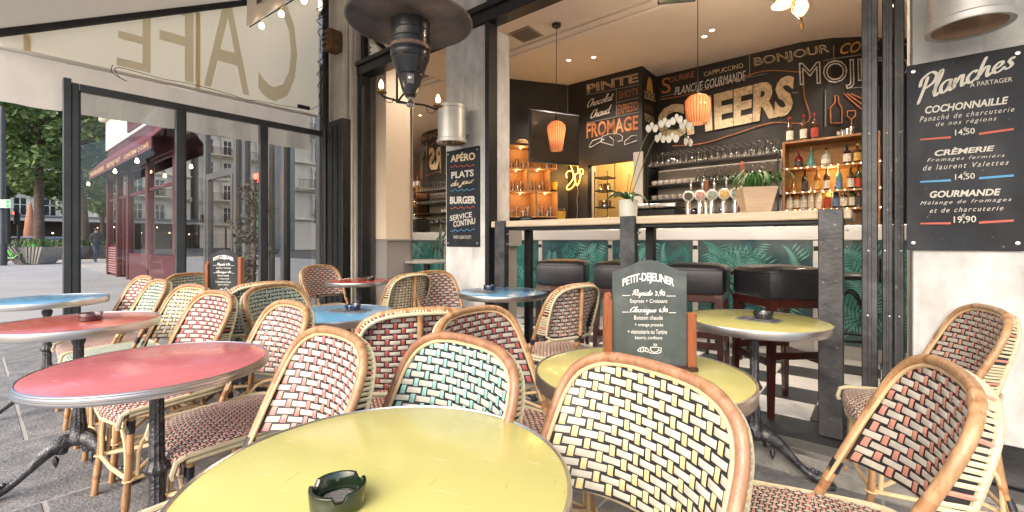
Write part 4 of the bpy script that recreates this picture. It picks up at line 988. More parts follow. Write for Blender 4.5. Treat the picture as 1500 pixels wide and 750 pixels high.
def piece(b, fn, u0, v0, lu, lv, hgt, mi, ridge=True, side=1):
    """raised strand piece centred u0, v0; long axis = u if lu > lv"""
    longu = lu >= lv; NL = 4
    lu *= wr.uniform(.94, 1.04); lv *= wr.uniform(.93, 1.04); u0 += wr.uniform(-.0007, .0007); v0 += wr.uniform(-.0007, .0007); hgt *= wr.uniform(.75, 1.2); hs = [-.5, -.36, .36, .5]; hz = [.02, .85, .85, .02]
    cs = [(-.5, .35), (-.3, 1), (0, .62), (.3, 1), (.5, .35)] if ridge else [(-.5, .3), (0, 1), (.5, .3)]
    vs = []
    for a, ha_ in zip(hs, hz):
        for c_, hc in cs:
            du, dv = (a * lu, c_ * lv) if longu else (c_ * lu, a * lv)
            vs.append(fn(u0 + du, v0 + dv, side * (.0006 + hgt * ha_ * hc)))
    m = len(cs)
    fs = [(i * m + j, i * m + j + 1, (i + 1) * m + j + 1, (i + 1) * m + j) for i in range(3) for j in range(m - 1)]
    b.add(vs, fs, mi, True)
ZB = .562
def weave_back():
    shell = MB(); rows = []
    nz_, nx_ = 22, 20; zt_ = .845
    for i in range(nz_ + 1):
        z = ZB + (zt_ - ZB) * i / nz_; w_ = aw(z) - .003
        rows.append([back_pt(-w_ + 2 * w_ * j / nx_, z) for j in range(nx_ + 1)])
    vs = [p for r_ in rows for p in r_]; m = nx_ + 1
    shell.add(vs, [(i * m + j, i * m + j + 1, (i + 1) * m + j + 1, (i + 1) * m + j) for i in range(nz_) for j in range(nx_)], 0, True)
    b = MB(); S_, RR = .0278, .0206
    for side in (1, -1):
        fn = lambda x, z, o: back_pt(x, z, o)
        for i in range(15):
            z = ZB + .014 + i * RR; w_ = aw(min(z, .855)) - .011
            if z > .846: continue
            for j in range(-8, 9):
                x = j * S_
                even = (i + j) % 2 == 0
                if side == -1: even = not even
                lu, lv = (S_ * 1.37, RR * .67) if even else (S_ * .42, RR * 1.06)
                x0, x1 = max(x - lu / 2, -w_), min(x + lu / 2, w_)
                zz1 = min(z + lv / 2, .844)
                if x1 - x0 < .006 or zz1 - (z - lv / 2) < .006: continue
                if zz1 > .835 and abs(x) > aw(zz1): continue
                piece(b, fn, (x0 + x1) / 2, (z - lv / 2 + zz1) / 2, x1 - x0, zz1 - z + lv / 2, .0036, 0 if even else 1, even, side)
    return shell, b
def seat_w(y):   # half width of the seat at depth y
    return .205 if y < .13 else .205 - (y - .13) ** 2 * 4
def seat_pt(x, s, o=0.):
    """s runs from back (-.19) to front edge and then down the apron"""
    r_ = .018; L0 = .19
    if s <= L0: y, z, ny, nz_ = s, .468 - .10 * (s / .4) ** 2 * (1 if s > 0 else .2) - .25 * x * x, 0, 1
    else:
        a = min((s - L0) / r_, PI / 2); base = .468 - .10 * (L0 / .4) ** 2 - .25 * x * x
        y = L0 + math.sin(a) * r_; z = base - r_ + math.cos(a) * r_ - max(0, s - L0 - r_ * PI / 2); ny, nz_ = math.sin(a), math.cos(a)
    return Vector((x, y - .6 * x * x * (1 if y > 0 else 0) + o * ny, z + o * nz_))
def weave_seat():
    sh = MB(); vs = []; ns, nx_ = 20, 12; s0_, s1_ = -.19, .245
    for i in range(ns + 1):
        s = s0_ + (s1_ - s0_) * i / ns
        for j in range(nx_ + 1): vs.append(seat_pt(-.2 + .4 * j / nx_, s))
    m = nx_ + 1
    sh.add(vs, [(i * m + j, i * m + j + 1, (i + 1) * m + j + 1, (i + 1) * m + j) for i in range(ns) for j in range(nx_)], 0, True)
    vs2 = [Vector((v.x, min(v.y, .19), .428)) for v in vs if True]
    sh.add(vs2, [(i * m + j, (i + 1) * m + j, (i + 1) * m + j + 1, i * m + j + 1) for i in range(ns) for j in range(nx_)], 0, False)
    b = MB(); S_, RR = .0148, .0136
    for i in range(32):
        s = s0_ + .008 + i * RR
        if s > s1_ - .004: break
        for j in range(-13, 14):
            x = j * S_; even = (i + j) % 2 == 0
            lu, lv = (S_ * .64, RR * 1.22) if even else (S_ * 1.35, RR * .42)
            if abs(x) + lu / 2 > .203: continue
            piece(b, seat_pt, x, s, lu, lv, .0032, 0 if even else 1, False)
    return sh, b
def cane_tube(b, P, r, n=9, nodes=.14, mi=0):
    P = [Vector(p) for p in P]
    Q = [P[0]]; 
    for a, c in zip(P[:-1], P[1:]):
        k = max(1, int((c - a).length / .022))
        for i in range(1, k + 1): Q.append(a.lerp(c, i / k))
    L_ = 0; rs = []
    for i, p in enumerate(Q):
        if i: L_ += (p - Q[i - 1]).length
        ph = (L_ % nodes) / nodes
        rs.append(r * (1.09 if min(ph, 1 - ph) < .09 else 1.0))
    f0 = len(b.f); b.tube(Q, rs, n, mi)
    for i in range(len(Q) - 1):
        if rs[i] > r * 1.01 and rs[i + 1] < r * 1.01:
            for k in range(n): b.m[f0 + i * n + k] = 1
    return b
def wrap(b, p0, p1, r, mi=0):
    p0, p1 = Vector(p0), Vector(p1); n = max(2, int((p1 - p0).length / .0045)); P = []; rs = []
    for i in range(n * 2 + 1):
        P.append(p0.lerp(p1, i / (n * 2))); rs.append(r * (1 if i % 2 else .93))
    b.tube(P, rs, 10, mi)
CHM = {}
def chair_meshes(col, cane):
    key = (col, cane.name)
    if key in CHM: return CHM[key]
    D = {}
    if 'geo' not in CHM:
        CHM['geo'] = (weave_back(), weave_seat())
    (bs, bw), (ss, sw) = CHM['geo']
    D['back_panel'] = bs.mesh('back_panel', BLK); D['back_weave'] = bw.mesh('back_weave', [CREAMS, STR[col]])
    D['seat_panel'] = ss.mesh('seat_panel', BLK); D['seat_weave'] = sw.mesh('seat_weave', [CREAMS, STR[col]])
    b = MB(); cane_tube(b, ARCH, .0112, 12, .23); D['arch_frame'] = b.mesh('arch_frame', [cane, NODE])
    # thinner inner cane hugging the arch
    b = MB(); b.tube([Vector((p.x * .935, p.y + .003, .562 + (p.z - .562) * .957)) for p in ARCH if p.z > .48], .0048, 7); D['inner_cane'] = b.mesh('inner_cane', CANEL)
    # cream trim round the outer rear edge and under the weave
    ta = [p for p in ARCH if p.z > .57]
    def trp(p):
        k = 1 - (p.z - .56) / .30
        return Vector((p.x * (.965 - .02 * k), p.y - .024 - .058 * max(0, k) ** 1.2, .562 + (p.z - .562) * .965))
    tr = [trp(p) for p in ta]; xe = tr[0].x; ye_, yc_ = tr[0].y, -.232
    bot = [Vector((xe + (-2 * xe) * i / 14, yc_ + (ye_ - yc_) * abs(1 - i / 7) ** 2.2, ZB - .003)) for i in range(15)]
    b = MB(); b.tube(tr + bot[::-1][1:-1], .0068, 7, closed=True)
    b.tube([q + Vector((0, .008, -.010)) for q in bot], .0055, 6)
    D['back_trim'] = b.mesh('back_trim', CORD)
    # woven band wrapping from the arch back to the trim: black ground with cream and coloured straps
    b = MB(); m_ = len(ta)
    rows_ = [(ta[i], tr[i]) for i in range(m_)]
    b.add([q for r_ in rows_ for q in r_], [(2 * i, 2 * i + 2, 2 * i + 3, 2 * i + 1) for i in range(m_ - 1)], 0, True)
    fine = []
    for (a0, c0), (a1, c1) in zip(rows_[:-1], rows_[1:]):
        n_ = max(1, round((c1 - c0).length / .0125))
        for k in range(n_): fine.append((a0.lerp(a1, k / n_), c0.lerp(c1, k / n_)))
    for k, (p, c) in enumerate(fine[1:]):
        o_ = Vector((p.x, 0, p.z - .66)).normalized() * .004
        P_ = [p + o_ * .5, p.lerp(c, .35) + o_ * (1.3 if k % 2 else .6), p.lerp(c, .7) + o_ * (.6 if k % 2 else 1.3), c + o_ * .5]
        b.tube(P_, .0042, 5, mi=1 + (k % 7 == 3), flat=(1, .9))
    D['side_weave'] = b.mesh('side_weave', [BLK, CORD, STR[col]])
    D['back_trim'].name = 'back_trim'
    b = MB(); cane_tube(b, [(0, -.252, .838), (0, -.246, .70), (0, -.238, .58), (0, -.178, .42)], .0118, 9, .16); D['back_support'] = b.mesh('back_support', [cane, NODE])
    b = MB(); wrap(b, (0, -.2375, .572), (0, -.218, .53), .0138); D['black_binding_c'] = b.mesh('binding', BLK)
    b = MB(); wrap(b, (-.2118, -.073, .553), (-.2095, -.060, .522), .0135); D['arch_binding_l'] = b.mesh('binding', BLK)
    b = MB(); wrap(b, (.2118, -.073, .553), (.2095, -.060, .522), .0135); D['arch_binding_r'] = b.mesh('binding', BLK)
    # seat rim cord
    rim = [Vector((-.208, .17, .445)), Vector((-.210, 0, .452)), Vector((-.205, -.15, .458)), Vector((-.15, -.195, .46)), Vector((0, -.20, .46)), Vector((.15, -.195, .46)), Vector((.205, -.15, .458)), Vector((.210, 0, .452)), Vector((.208, .17, .445))]
    rr = catmull(rim, 4); b = MB(); b.tube(rr, .0085, 7); b.tube([q + Vector((0, 0, -.016)) for q in rr], .0075, 7)
    b.tube([(-.208, .17, .445), (-.208, .195, .435), (-.206, .205, .40), (-.20, .20, .385)], .009, 7); b.tube([(.208, .17, .445), (.208, .195, .435), (.206, .205, .40), (.20, .20, .385)], .009, 7)
    b.tube([(-.2, .182, .385), (0, .207, .385), (.2, .182, .385)], .0065, 6)
    D['seat_rim'] = b.mesh('seat_rim', CORD)
    b = MB()
    for sx in (-1, 1): cane_tube(b, [(sx * .185, -.18, .435), (sx * .185, .17, .42)], .011, 8)
    cane_tube(b, [(-.185, .165, .42), (.185, .165, .42)], .010, 8); cane_tube(b, [(-.185, -.175, .43), (.185, -.175, .43)], .010, 8)
    D['seat_frame'] = b.mesh('seat_frame', [cane, NODE])
    for sx, k in ((-1, 'l'), (1, 'r')):
        b = MB(); cane_tube(b, [(sx * .178, .155, .44), (sx * .182, .165, .2), (sx * .190, .185, 0)], .0125, 10, .17); D['leg_f' + k] = b.mesh('leg', [cane, NODE])
        b = MB(); cane_tube(b, [(sx * .180, -.165, .44), (sx * .186, -.19, .25), (sx * .198, -.265, 0)], .0125, 10, .17); D['leg_b' + k] = b.mesh('leg', [cane, NODE])
        b = MB(); wrap(b, (sx * .179, .157, .40), (sx * .180, .160, .35), .0150); D['bind_f' + k] = b.mesh('binding', BLK)
        b = MB(); wrap(b, (sx * .187, -.20, .235), (sx * .190, -.21, .20), .0150); D['bind_b' + k] = b.mesh('binding', BLK)
    z = .17
    b = MB()
    P = [(-.185, .167, z), (.185, .167, z), (.19, -.215, z), (-.19, -.215, z)]
    b.tube([P[0], (0, .175, z), P[1]], .0085, 7); b.tube([P[1], (.187, 0, z), P[2]], .0085, 7); b.tube([P[2], (0, -.22, z), P[3]], .0085, 7); b.tube([P[3], (-.187, 0, z), P[0]], .0085, 7)
    for q in P: b.tube([Vector(q) + Vector((math.cos(a * PI / 4) * .018, math.sin(a * PI / 4) * .018, 0)) for a in range(8)], .004, 6, closed=True)
    D['stretcher'] = b.mesh('stretcher', CANEL)
    b = MB()
    for a, c in ((P[0], P[1]), (P[1], P[2]), (P[3], P[0])):
        a, c = Vector(a), Vector(c); m_ = (a + c) / 2
        h = chaikin([a.lerp(c, .07) + Vector((0, 0, .01)), a.lerp(c, .09) + Vector((0, 0, .16)), m_ + Vector((0, 0, .25)), c.lerp(a, .09) + Vector((0, 0, .16)), c.lerp(a, .07) + Vector((0, 0, .01))], 2)
        b.tube(h, .0075, 7)
    b.tube([P[0], (0, 0, z + .02), P[2]], .009, 7); b.tube([P[1], (0, 0, z + .04), P[3]], .009, 7)
    D['leg_brace'] = b.mesh('leg_brace', CANEL if cane is CANE else cane)
    CHM[key] = D; return D
def chair(x, y, a, col, label, cane=CANE, group='woven rattan bistro chairs', z=0.):
    t = thing('rattan_chair', label, 'chair', (x, y, z), R(a), group)
    D = chair_meshes(col, cane)
    obj('back_panel', D['back_panel'], t); obj('back_weave', D['back_weave'], t, kind='stuff')
    sp_ = obj('seat_panel', D['seat_panel'], t); obj('seat_weave', D['seat_weave'], t, kind='stuff'); obj('seat_rim', D['seat_rim'], t)
    af = obj('arch_frame', D['arch_frame'], t); obj('binding', D['arch_binding_l'], af); obj('binding', D['arch_binding_r'], af)
    obj('inner_cane', D['inner_cane'], t); obj('back_trim', D['back_trim'], t); obj('side_weave', D['side_weave'], t, kind='stuff')
    sp = obj('back_support', D['back_support'], t); obj('binding', D['black_binding_c'], sp)
    obj('seat_frame', D['seat_frame'], t)
    for k in ('fl', 'fr', 'bl', 'br'):
        l = obj('leg', D['leg_' + k], t); obj('binding', D['bind_' + k], l)
    obj('stretcher', D['stretcher'], t); obj('leg_brace', D['leg_brace'], t)
    return t
CH = [
 (-0.420, 0.661, 164, 'yellow', 'large rattan chair with yellow and cream weave right behind the nearest yellow table', CANEP),
 (-0.835, 0.585, 175, 'teal', 'rattan chair with teal and cream weave at the far edge of the nearest yellow table', CANEP),
 (-0.114, 1.180, 101, 'salmon', 'large rattan chair with salmon and black weave in the right foreground, turned sideways', CANE),
 (0.095, 2.370, 103, 'salmon', 'rattan chair with salmon weave standing against the white wall below the big menu sign', CANE),
 (-0.930, 1.180, 273, 'red', 'rattan chair with red weave directly behind the teal one', CANE),
 (-1.500, 1.150, 62, 'red', 'rattan chair with dark red weave seen from behind, right of the middle blue table', CANE),
 (-1.168, 0.420, 176, 'pink', 'rattan chair with pink weave nearest to the right of the big pink table', CANE),
 (-1.845, 0.605, 177, 'pink', 'rattan chair with pink weave pushed under the far edge of the big pink table', CANE),
 (-2.470, 0.546, 185, 'red', 'rattan chair with crimson weave between the pink table and the row of far chairs', CANE),
 (-2.930, 0.575, 187, 'yellow', 'rattan chair with yellow weave just right of the salmon table', CANE),
 (-3.500, 0.544, 181, 'green', 'rattan chair with green weave behind the salmon table', CANE),
 (-3.940, 0.557, 183, 'red', 'rattan chair with red weave farthest left in the street row', CANE),
 (-3.860, 1.158, 297, 'green', 'rattan chair with pale green weave facing right in front of the glass screen', CANE),
 (-2.440, 1.165, 293, 'green', 'rattan chair with pale green weave facing the middle blue table', CANE),
 (-3.050, 1.170, 81, 'green', 'rattan chair with dark green weave seen from behind, back against the pale green one', CANE),
 (-4.120, 2.250, 280, 'red', 'rattan chair with red weave behind the far red table by the black corner post', CANE),
 (-2.950, 2.100, 98, 'yellow', 'small looking rattan chair with yellow weave seen from behind near the open window', CANE),
 (-2.600, 2.380, 268, 'red', 'rattan chair with red weave in front of the white pillar', CANE),
 (-1.556, 2.246, 82, 'salmon', 'rattan chair with salmon weave seen from behind between the blue table and the menu board', CANE)]
for c in CH: chair(*c[:5], cane=c[5])

# ------------------------------------------------------------------ bistro tables
def laminate(name, col):
    m = mat(name, col, .20, var=.07, vscale=4, coat=.15, rvar=.07)
    n = m.node_tree.nodes; L = m.node_tree.links; b = n['Principled BSDF']; tc = n.new('ShaderNodeTexCoord')
    prev = b.inputs['Base Color'].links[0].from_socket
    for st, sc_, lo, hi, cc, fac in (((1, 9, 1), 14, .66, .72, (.95, .92, .85), .16), ((11, 1.3, 1), 11, .68, .73, (.03, .03, .03), .22), ((1, 1, 1), 95, .74, .78, (.10, .09, .06), .25), ((1, 1, 1), 6, .55, .8, (.9, .88, .8), .10)):
        mp = n.new('ShaderNodeMapping'); mp.inputs['Scale'].default_value = st; mp.inputs['Rotation'].default_value = (0, 0, sc_ * .1); L.new(tc.outputs['Object'], mp.inputs[0])
        ns = n.new('ShaderNodeTexNoise'); ns.inputs['Scale'].default_value = sc_; ns.inputs['Detail'].default_value = 3; L.new(mp.outputs[0], ns.inputs['Vector'])
        cr = n.new('ShaderNodeMapRange'); cr.inputs[1].default_value = lo; cr.inputs[2].default_value = hi; cr.inputs[4].default_value = fac; L.new(ns.outputs['Fac'], cr.inputs[0])
        mx = n.new('ShaderNodeMix'); mx.data_type = 'RGBA'; mx.inputs[7].default_value = (*cc, 1); L.new(cr.outputs[0], mx.inputs[0]); L.new(prev, mx.inputs[6]); prev = mx.outputs[2]
    L.new(prev, b.inputs['Base Color']); return m
LAM = {'yellow': laminate('yellow_laminate', (.55, .52, .18)), 'pink': laminate('pink_laminate', (.56, .145, .165)), 'salmon': laminate('salmon_laminate', (.46, .10, .075)),
       'blue': laminate('blue_laminate', (.14, .36, .58)), 'red': laminate('red_laminate', (.40, .06, .045))}
TB = {}
def table_meshes(col, rad, ribs):
    key = (col, rad, ribs)
    if key in TB: return TB[key]
    D = {}; H = .73
    D['table_top'] = MB().lathe([(0, H - .02), (rad - .006, H - .02), (rad - .004, H - .0015), (rad - .008, H), (0, H)], 96).mesh('table_top', LAM[col])
    HR = H
    if ribs: pr = [(a_, H - (H - z_) * .74) for a_, z_ in [(rad - .004, H - .001), (rad - .002, H + .0015), (rad + .001, H + .001), (rad + .004, H - .003), (rad + .003, H - .008), (rad + .006, H - .011), (rad + .006, H - .018), (rad + .003, H - .020), (rad + .006, H - .023), (rad + .006, H - .030), (rad + .003, H - .035), (rad - .004, H - .036)]]
    else: pr = [(rad - .004, H - .001), (rad - .002, H + .0015), (rad + .002, H + .0005), (rad + .003, H - .003), (rad + .003, H - .033), (rad + .001, H - .036), (rad - .004, H - .036)]
    D['edge_band'] = MB().lathe(pr, 96, cap=False).mesh('edge_band', ALU)
    D['under_plate'] = MB().lathe([(.10, H - .032), (.10, H - .021), (0, H - .0205)], 20).mesh('under_plate', CAST)
    pr = [(.033, .16), (.040, .17), (.044, .19), (.038, .205), (.034, .21), (.030, .215), (.032, .235), (.030, .25), (.024, .30), (.024, .31), (.021, .315), (.021, .39), (.029, .395), (.034, .405), (.034, .412), (.027, .42), (.024, .43), (.021, .435), (.019, .62), (.024, .63), (.027, .65), (.020, .66), (.022, .69), (.03, .699)]
    D['column'] = MB().lathe(pr, 24, flute=(.22, .68)).mesh('column', CAST)
    b = MB()
    P = catmull([(.02, 0, .185), (.06, 0, .175), (.11, 0, .145), (.17, 0, .085), (.22, 0, .045), (.27, 0, .026), (.30, 0, .020)], 4)
    n_ = len(P); rs = [.030 + .006 * math.sin(i / n_ * 9) - .014 * (i / n_) for i in range(n_)]
    b.tube(P, rs, 10, flat=(1.0, .78))
    b.tube([p + Vector((0, 0, rs[i] * .95)) for i, p in enumerate(P)][2:-3], .006, 6)      # raised spine
    for k, (dx, dy) in enumerate(((.31, 0), (.305, .018), (.305, -.018), (.292, .026), (.292, -.026))):
        b.lathe([(0, 0), (.011, .002), (.013, .010), (.010, .018), (0, .021)], 8, (dx, dy, .001))
    for k in range(5): b.lathe([(0, -.01), (.010, -.004), (.011, 0), (.007, .007), (0, .010)], 8, (.235 + k * .012, rnd.uniform(-.008, .008), .062 - k * .004))
    b.lathe([(0, -.028), (.020, -.018), (.024, 0), (.020, .018), (0, .026)], 10, (.055, 0, .150)); b.lathe([(0, -.05), (.010, -.03), (.012, -.01), (0, .01)], 8, (.075, 0, .12))
    D['foot'] = b.mesh('foot', CAST)
    TB[key] = D; return D
def table(x, y, col, label, rad=.30, ribs=False, a=0.):
    t = thing('bistro_table', label, 'table', (x, y, 0), R(a), 'round bistro tables')
    D = table_meshes(col, rad, ribs)
    tp = obj('table_top', D['table_top'], t); obj('edge_band', D['edge_band'], t); obj('under_plate', D['under_plate'], t); obj('column', D['column'], t)
    for k in range(3): obj('foot', D['foot'], t, rz=k * 2 * PI / 3)
    return t
table(-.622, .428, 'yellow', 'nearest yellow table cut by the lower edge, with a dark ashtray on it', a=20)
table(-1.725, .368, 'pink', 'pink table with ribbed metal edge at the left, nothing on it', ribs=True, a=30)
table(-2.90, .325, 'salmon', 'salmon table with a dark red ashtray, behind the pink one at the left', ribs=False, a=30)
table(-4.17, .32, 'blue', 'farthest left blue table beside the tall screen post', a=25)
table(-2.21, 1.22, 'blue', 'blue table half hidden by chairs, with card and blue ashtray in the middle', a=10)
table(-3.80, 2.34, 'red', 'red table far back by the black corner post', rad=.29)
table(-2.15, 2.50, 'blue', 'blue table in front of the white pillar and window post', rad=.32)
table(-.538, 1.235, 'yellow', 'middle yellow table that carries the large menu board', ribs=False, a=40)
table(-.468, 2.40, 'yellow', 'yellow table in front of the bar stools, with ashtray on a card', rad=.315, a=10)
table(-3.28, 1.12, 'yellow', 'table hidden by chair backs that carries the small far menu board')

# ashtrays
def ashtray(x, y, col, label, s=1., z=.7315):
    m = mat('ashtray_' + col, {'olive': (.012, .022, .010), 'wine': (.07, .008, .012), 'navy': (.012, .025, .06), 'black': (.015, .017, .017)}[col], .12, coat=.8)
    t = thing('ashtray', label, 'ashtray', (x, y, z), rnd.uniform(0, 2), 'glass ashtrays')
    n = 48; prof = [(0, 0), (.040, 0), (.044, .003), (.046, .032), (.045, .034), (.040, .034), (.038, .030), (.034, .008), (0, .007)]
    vs = []
    for r_, z_ in prof:
        for k in range(n):
            zz = z_
            if z_ > .028 and (k % 16) in (0, 1, 15): zz = .024
            an = 2 * PI * k / n; vs.append((r_ * math.cos(an) * s, r_ * math.sin(an) * s, zz * s))
    MB().add(vs, [(i * n + k, i * n + (k + 1) % n, (i + 1) * n + (k + 1) % n, (i + 1) * n + k) for i in range(len(prof) - 1) for k in range(n)], 0, True).build('bowl', m, t)
    MB().lathe([(0, .0075), (.026, .0078), (.028, .009), (.01, .0095), (0, .0095)], 14).build('ash', mat('ash_grey', (.16, .15, .14), .9, var=.5, vscale=200), t).scale = (s, s, s)
    return t
def tp(u, v): return px(u, v, Z=.765)
p = px(495, 735, Z=.735); ashtray(p.x, p.y, 'olive', 'dark olive glass ashtray on the nearest yellow table', .86)
p = px(133, 466, Z=.74); ashtray(p.x, p.y, 'wine', 'dark wine red ashtray on the salmon table')
p = px(517, 454, Z=.735); ashtray(p.x, p.y, 'navy', 'dark blue ashtray on the middle blue table', .9, z=.7355)
p = px(542, 410, Z=.735); ashtray(p.x, p.y, 'black', 'black ashtray on the far red table')
p = px(717, 424, Z=.735); ashtray(p.x, p.y, 'navy', 'dark ashtray on the blue table by the white pillar', z=.7355)
p = px(1118, 466, Z=.735); ashtray(p.x, p.y, 'black', 'dark ashtray on a grey card on the yellow table near the bar stools', .95, z=.7355)
def card(u, v, a, label, w_=.20, h=.14):
    p = px(u, v, Z=.732); t = thing('menu_card', label, 'menu card', (p.x, p.y, .7312), R(a), 'grey menu cards under ashtrays')
    MB().box((0, 0, .0015), (w_, h, .003), 0, .0008).build('card', mat('card_grey', (.20, .21, .21), .4, var=.3, vscale=25), t)
    MB().box((0, 0, .0034), (w_ - .02, h - .02, .0006)).build('card_print', mat('card_print', (.09, .10, .11), .4, var=.8, vscale=60), t)
    for k in range(3): lay(text_pts('MENU' if k == 0 else 'du jour'), [(-.06, .03 - k * .03, .004), (.06, .03 - k * .03, .004), (.06, .045 - k * .03, .004), (-.06, .045 - k * .03, .004)], 'lettering', CHALKW, t)
card(512, 455, 25, 'grey menu card under the ashtray on the middle blue table'); card(708, 427, 5, 'grey menu card under the ashtray on the blue table by the pillar'); card(1112, 468, -8, 'grey menu card under the ashtray on the right yellow table', .18, .13)

# ------------------------------------------------------------------ menu boards PETIT-DEJEUNER
CROIS = [[(0, 2), (3, 6), (8, 8), (14, 7), (18, 3), (15, 0), (11, 2), (7, 0), (3, 1), (0, 2)], [(5, 7), (5, 1)], [(9, 8), (9, 1)], [(13, 7), (12, 1)],
         [(20, 8), (21, 2), (24, 0), (29, 0), (32, 2), (33, 8), (20, 8)], [(33, 7), (37, 7), (37, 3), (32, 3)], [(17, 0), (22, -2), (32, -2), (38, 1)], [(25, 10), (27, 12), (25, 14)], [(28, 10), (30, 12), (28, 14)]]
def menu_board(loc, a, s, label, lp, rp):
    t = thing('menu_board', label, 'menu board', loc, a, 'breakfast menu boards on tables')
    W, H = .215, .30
    out = [(-W / 2, .01), (W / 2, .01), (W / 2, .285)] + [(W / 2 - W * k / 20, .285 + .034 * (math.sin(PI * k / 20)) ** 1.7) for k in range(1, 20)] + [(-W / 2, .285)]
    n = len(out); vs = [(x, -.004, z) for x, z in out] + [(x, .004, z) for x, z in out]
    MB().add(vs, [tuple(range(n)), tuple(range(2 * n - 1, n - 1, -1))] + [(i, n + i, n + (i + 1) % n, (i + 1) % n) for i in range(n)]).build('board', SIGNG if s == 1 else SIGNB, t)
    MB().bb(-W / 2 - .026, -W / 2 - .0015, -.016, .016, .0, lp, ch=.003).build('wooden_post', WOODO, t)
    MB().bb(W / 2 + .0015, W / 2 + .026, -.016, .016, .0, rp, ch=.003).build('wooden_post', WOODO, t)
    MB().bb(-W / 2 - .026, W / 2 + .026, -.03, .03, -.0005, .010, ch=.002).build('wooden_base', WOODR, t)
    MB().lathe([(.012, 0), (.012, .012), (.006, .018), (0, .02)], 12, (-W / 2 - .013, 0, lp)).build('post_cap', WOODO, t)
    def q(cx0_, cx1_, cyb, cyt): 
        f = lambda cx: (cx - 306) * .000446
        g = lambda cy: .317 - (cy - 57) * .000440
        return [(f(cx0_), -.0048, g(cyb)), (f(cx1_), -.0048, g(cyb)), (f(cx1_), -.0048, g(cyt)), (f(cx0_), -.0048, g(cyt))]
    CW = mat('board_chalk', (.78, .77, .74), .8)
    def L_(vf, *a_): lay(vf, q(*a_), 'lettering', CW, t)
    # arched heading
    vs, fs = text_pts('PETIT-DEJEUNER', offset=.02, spacing=.92)
    x0 = min(v.x for v in vs); x1 = max(v.x for v in vs); y1 = max(v.y for v in vs); o = []
    for v in vs:
        a_ = (v.x - x0) / (x1 - x0) * 2 - 1; hh = (v.y / y1)
        cx = 298 + a_ * 168; cy = 205 - 15 * (1 - a_ * a_) + 22 * a_ * a_ - hh * (48 + 6 * (1 - a_ * a_))
        o.append(((cx - 306) * .000446, -.0048, .317 - (cy - 57) * .000440))
    MB().add(o, fs).build('lettering', CW, t)
    L_(script_pts('Rapide', .12), 190, 328, 305, 248); L_(text_pts('3,90', offset=.02), 342, 408, 295, 258); L_(text_pts('€'), 378, 392, 264, 246)
    L_(text_pts('Express + Croissant'), 180, 422, 345, 312); L_(script_pts('Classique', .12), 178, 352, 418, 362); L_(text_pts('6,90', offset=.02), 368, 425, 404, 372); L_(text_pts('€'), 398, 410, 374, 358)
    L_(text_pts('Boisson chaude'), 206, 392, 450, 422); L_(text_pts('+ orange pressée'), 210, 395, 500, 474); L_(text_pts('+ viennoiserie ou Tartine'), 164, 420, 545, 515); L_(text_pts('beurre, confiture'), 212, 388, 584, 558)
    for x0_, x1_, yy in ((128, 180, 289), (416, 476, 291), (128, 174, 400), (432, 478, 402)): L_(text_pts('-'), x0_, x1_, yy + 2, yy - 2)
    L_(strokes_flat(CROIS, .55), 226, 388, 676, 608)
    return t
p = px(952, 540, Z=.732)
menu_board((-.527, 1.275, .7325), R(37), 1, 'dark green breakfast menu board with wooden posts standing on the middle yellow table', .205, .165)
p = px(360, 428, d=3.15)
menu_board((-3.28, 1.05, .7325), R(30), 2, 'small looking black breakfast menu board far left, between chair backs and glass screen', .225, .27)

# ------------------------------------------------------------------ wall signs and lamps
def wall_sign(name, label, u0, u1, vt, vb, Y, extra=0.):
    """board on the facade plane; returns thing"""
    x0 = px(u0, 300, Y=Y).x; x1 = px(u1, 300, Y=Y).x; z1 = px(u0, vt, Y=Y).z; z0 = px(u0, vb, Y=Y).z
    t = thing(name, label, 'sign', (0, 0, 0))
    MB().bb(x0, x1, Y, Y + .012, z0, z1, ch=.002).build('sign_board', SIGNB, t)
    for x in (x0 + .022, x1 - .022):
        for z in (z0 + .03, z1 - .03): MB().lathe([(.008, 0), (.007, .004), (0, .005)], 10, (x, Y - .0003, z), ax=Matrix.Rotation(R(90), 3, 'X')).build('screw', ALU, t)
    return t
def sg(t, vf, c, m, Y): return lay(vf, [px(u, v, Y=Y - .003) for u, v in c], 'lettering', m, t)
SY = 2.63
t = wall_sign('menu_sign', 'large black menu sign headed Planches on the white right wall', 1328, 1503, 97, 366, SY)
CWW = mat('sign_white', (.66, .62, .55), .6)
sg(t, script_pts('Planches', .11, .25), [(1343, 154), (1490, 98), (1487, 66), (1341, 112)], CWW, SY)
sg(t, text_pts('À PARTAGER'), [(1421, 128), (1483, 119), (1483, 111), (1421, 119)], CWW, SY)
def blk(y0, y1, title, l1, l2, pr, pr2, tq, l1q, l2q, pq, lq, m):
    sg(t, text_pts(title, offset=.03, shear=.2), tq, CWW, SY); sg(t, text_pts(l1, shear=.35, spacing=1.3), l1q, CWW, SY); sg(t, text_pts(l2, shear=.35, spacing=1.3), l2q, CWW, SY)
    sg(t, text_pts(pr, offset=.01), pq, CWW, SY)
    a, c, y = pq[0][0], pq[1][0], 0
    sg(t, text_pts('€'), [(a + 12, pq[3][1] + 2), (a + 17, pq[3][1] + 1.5), (a + 17, pq[3][1] - 4), (a + 12, pq[3][1] - 3.5)], CWW, SY)
    for (x0_, y0_, x1_, y1_) in lq: MB().add([px(x0_, y0_ + (.6 if x0_ < 1370 else 1.8), Y=SY - .003), px(x1_, y1_ + 1.6, Y=SY - .003), px(x1_, y1_ - 1.6, Y=SY - .003), px(x0_, y0_ - 1.6, Y=SY - .003)], [(0, 1, 2, 3)]).build('painted_line', m, t)
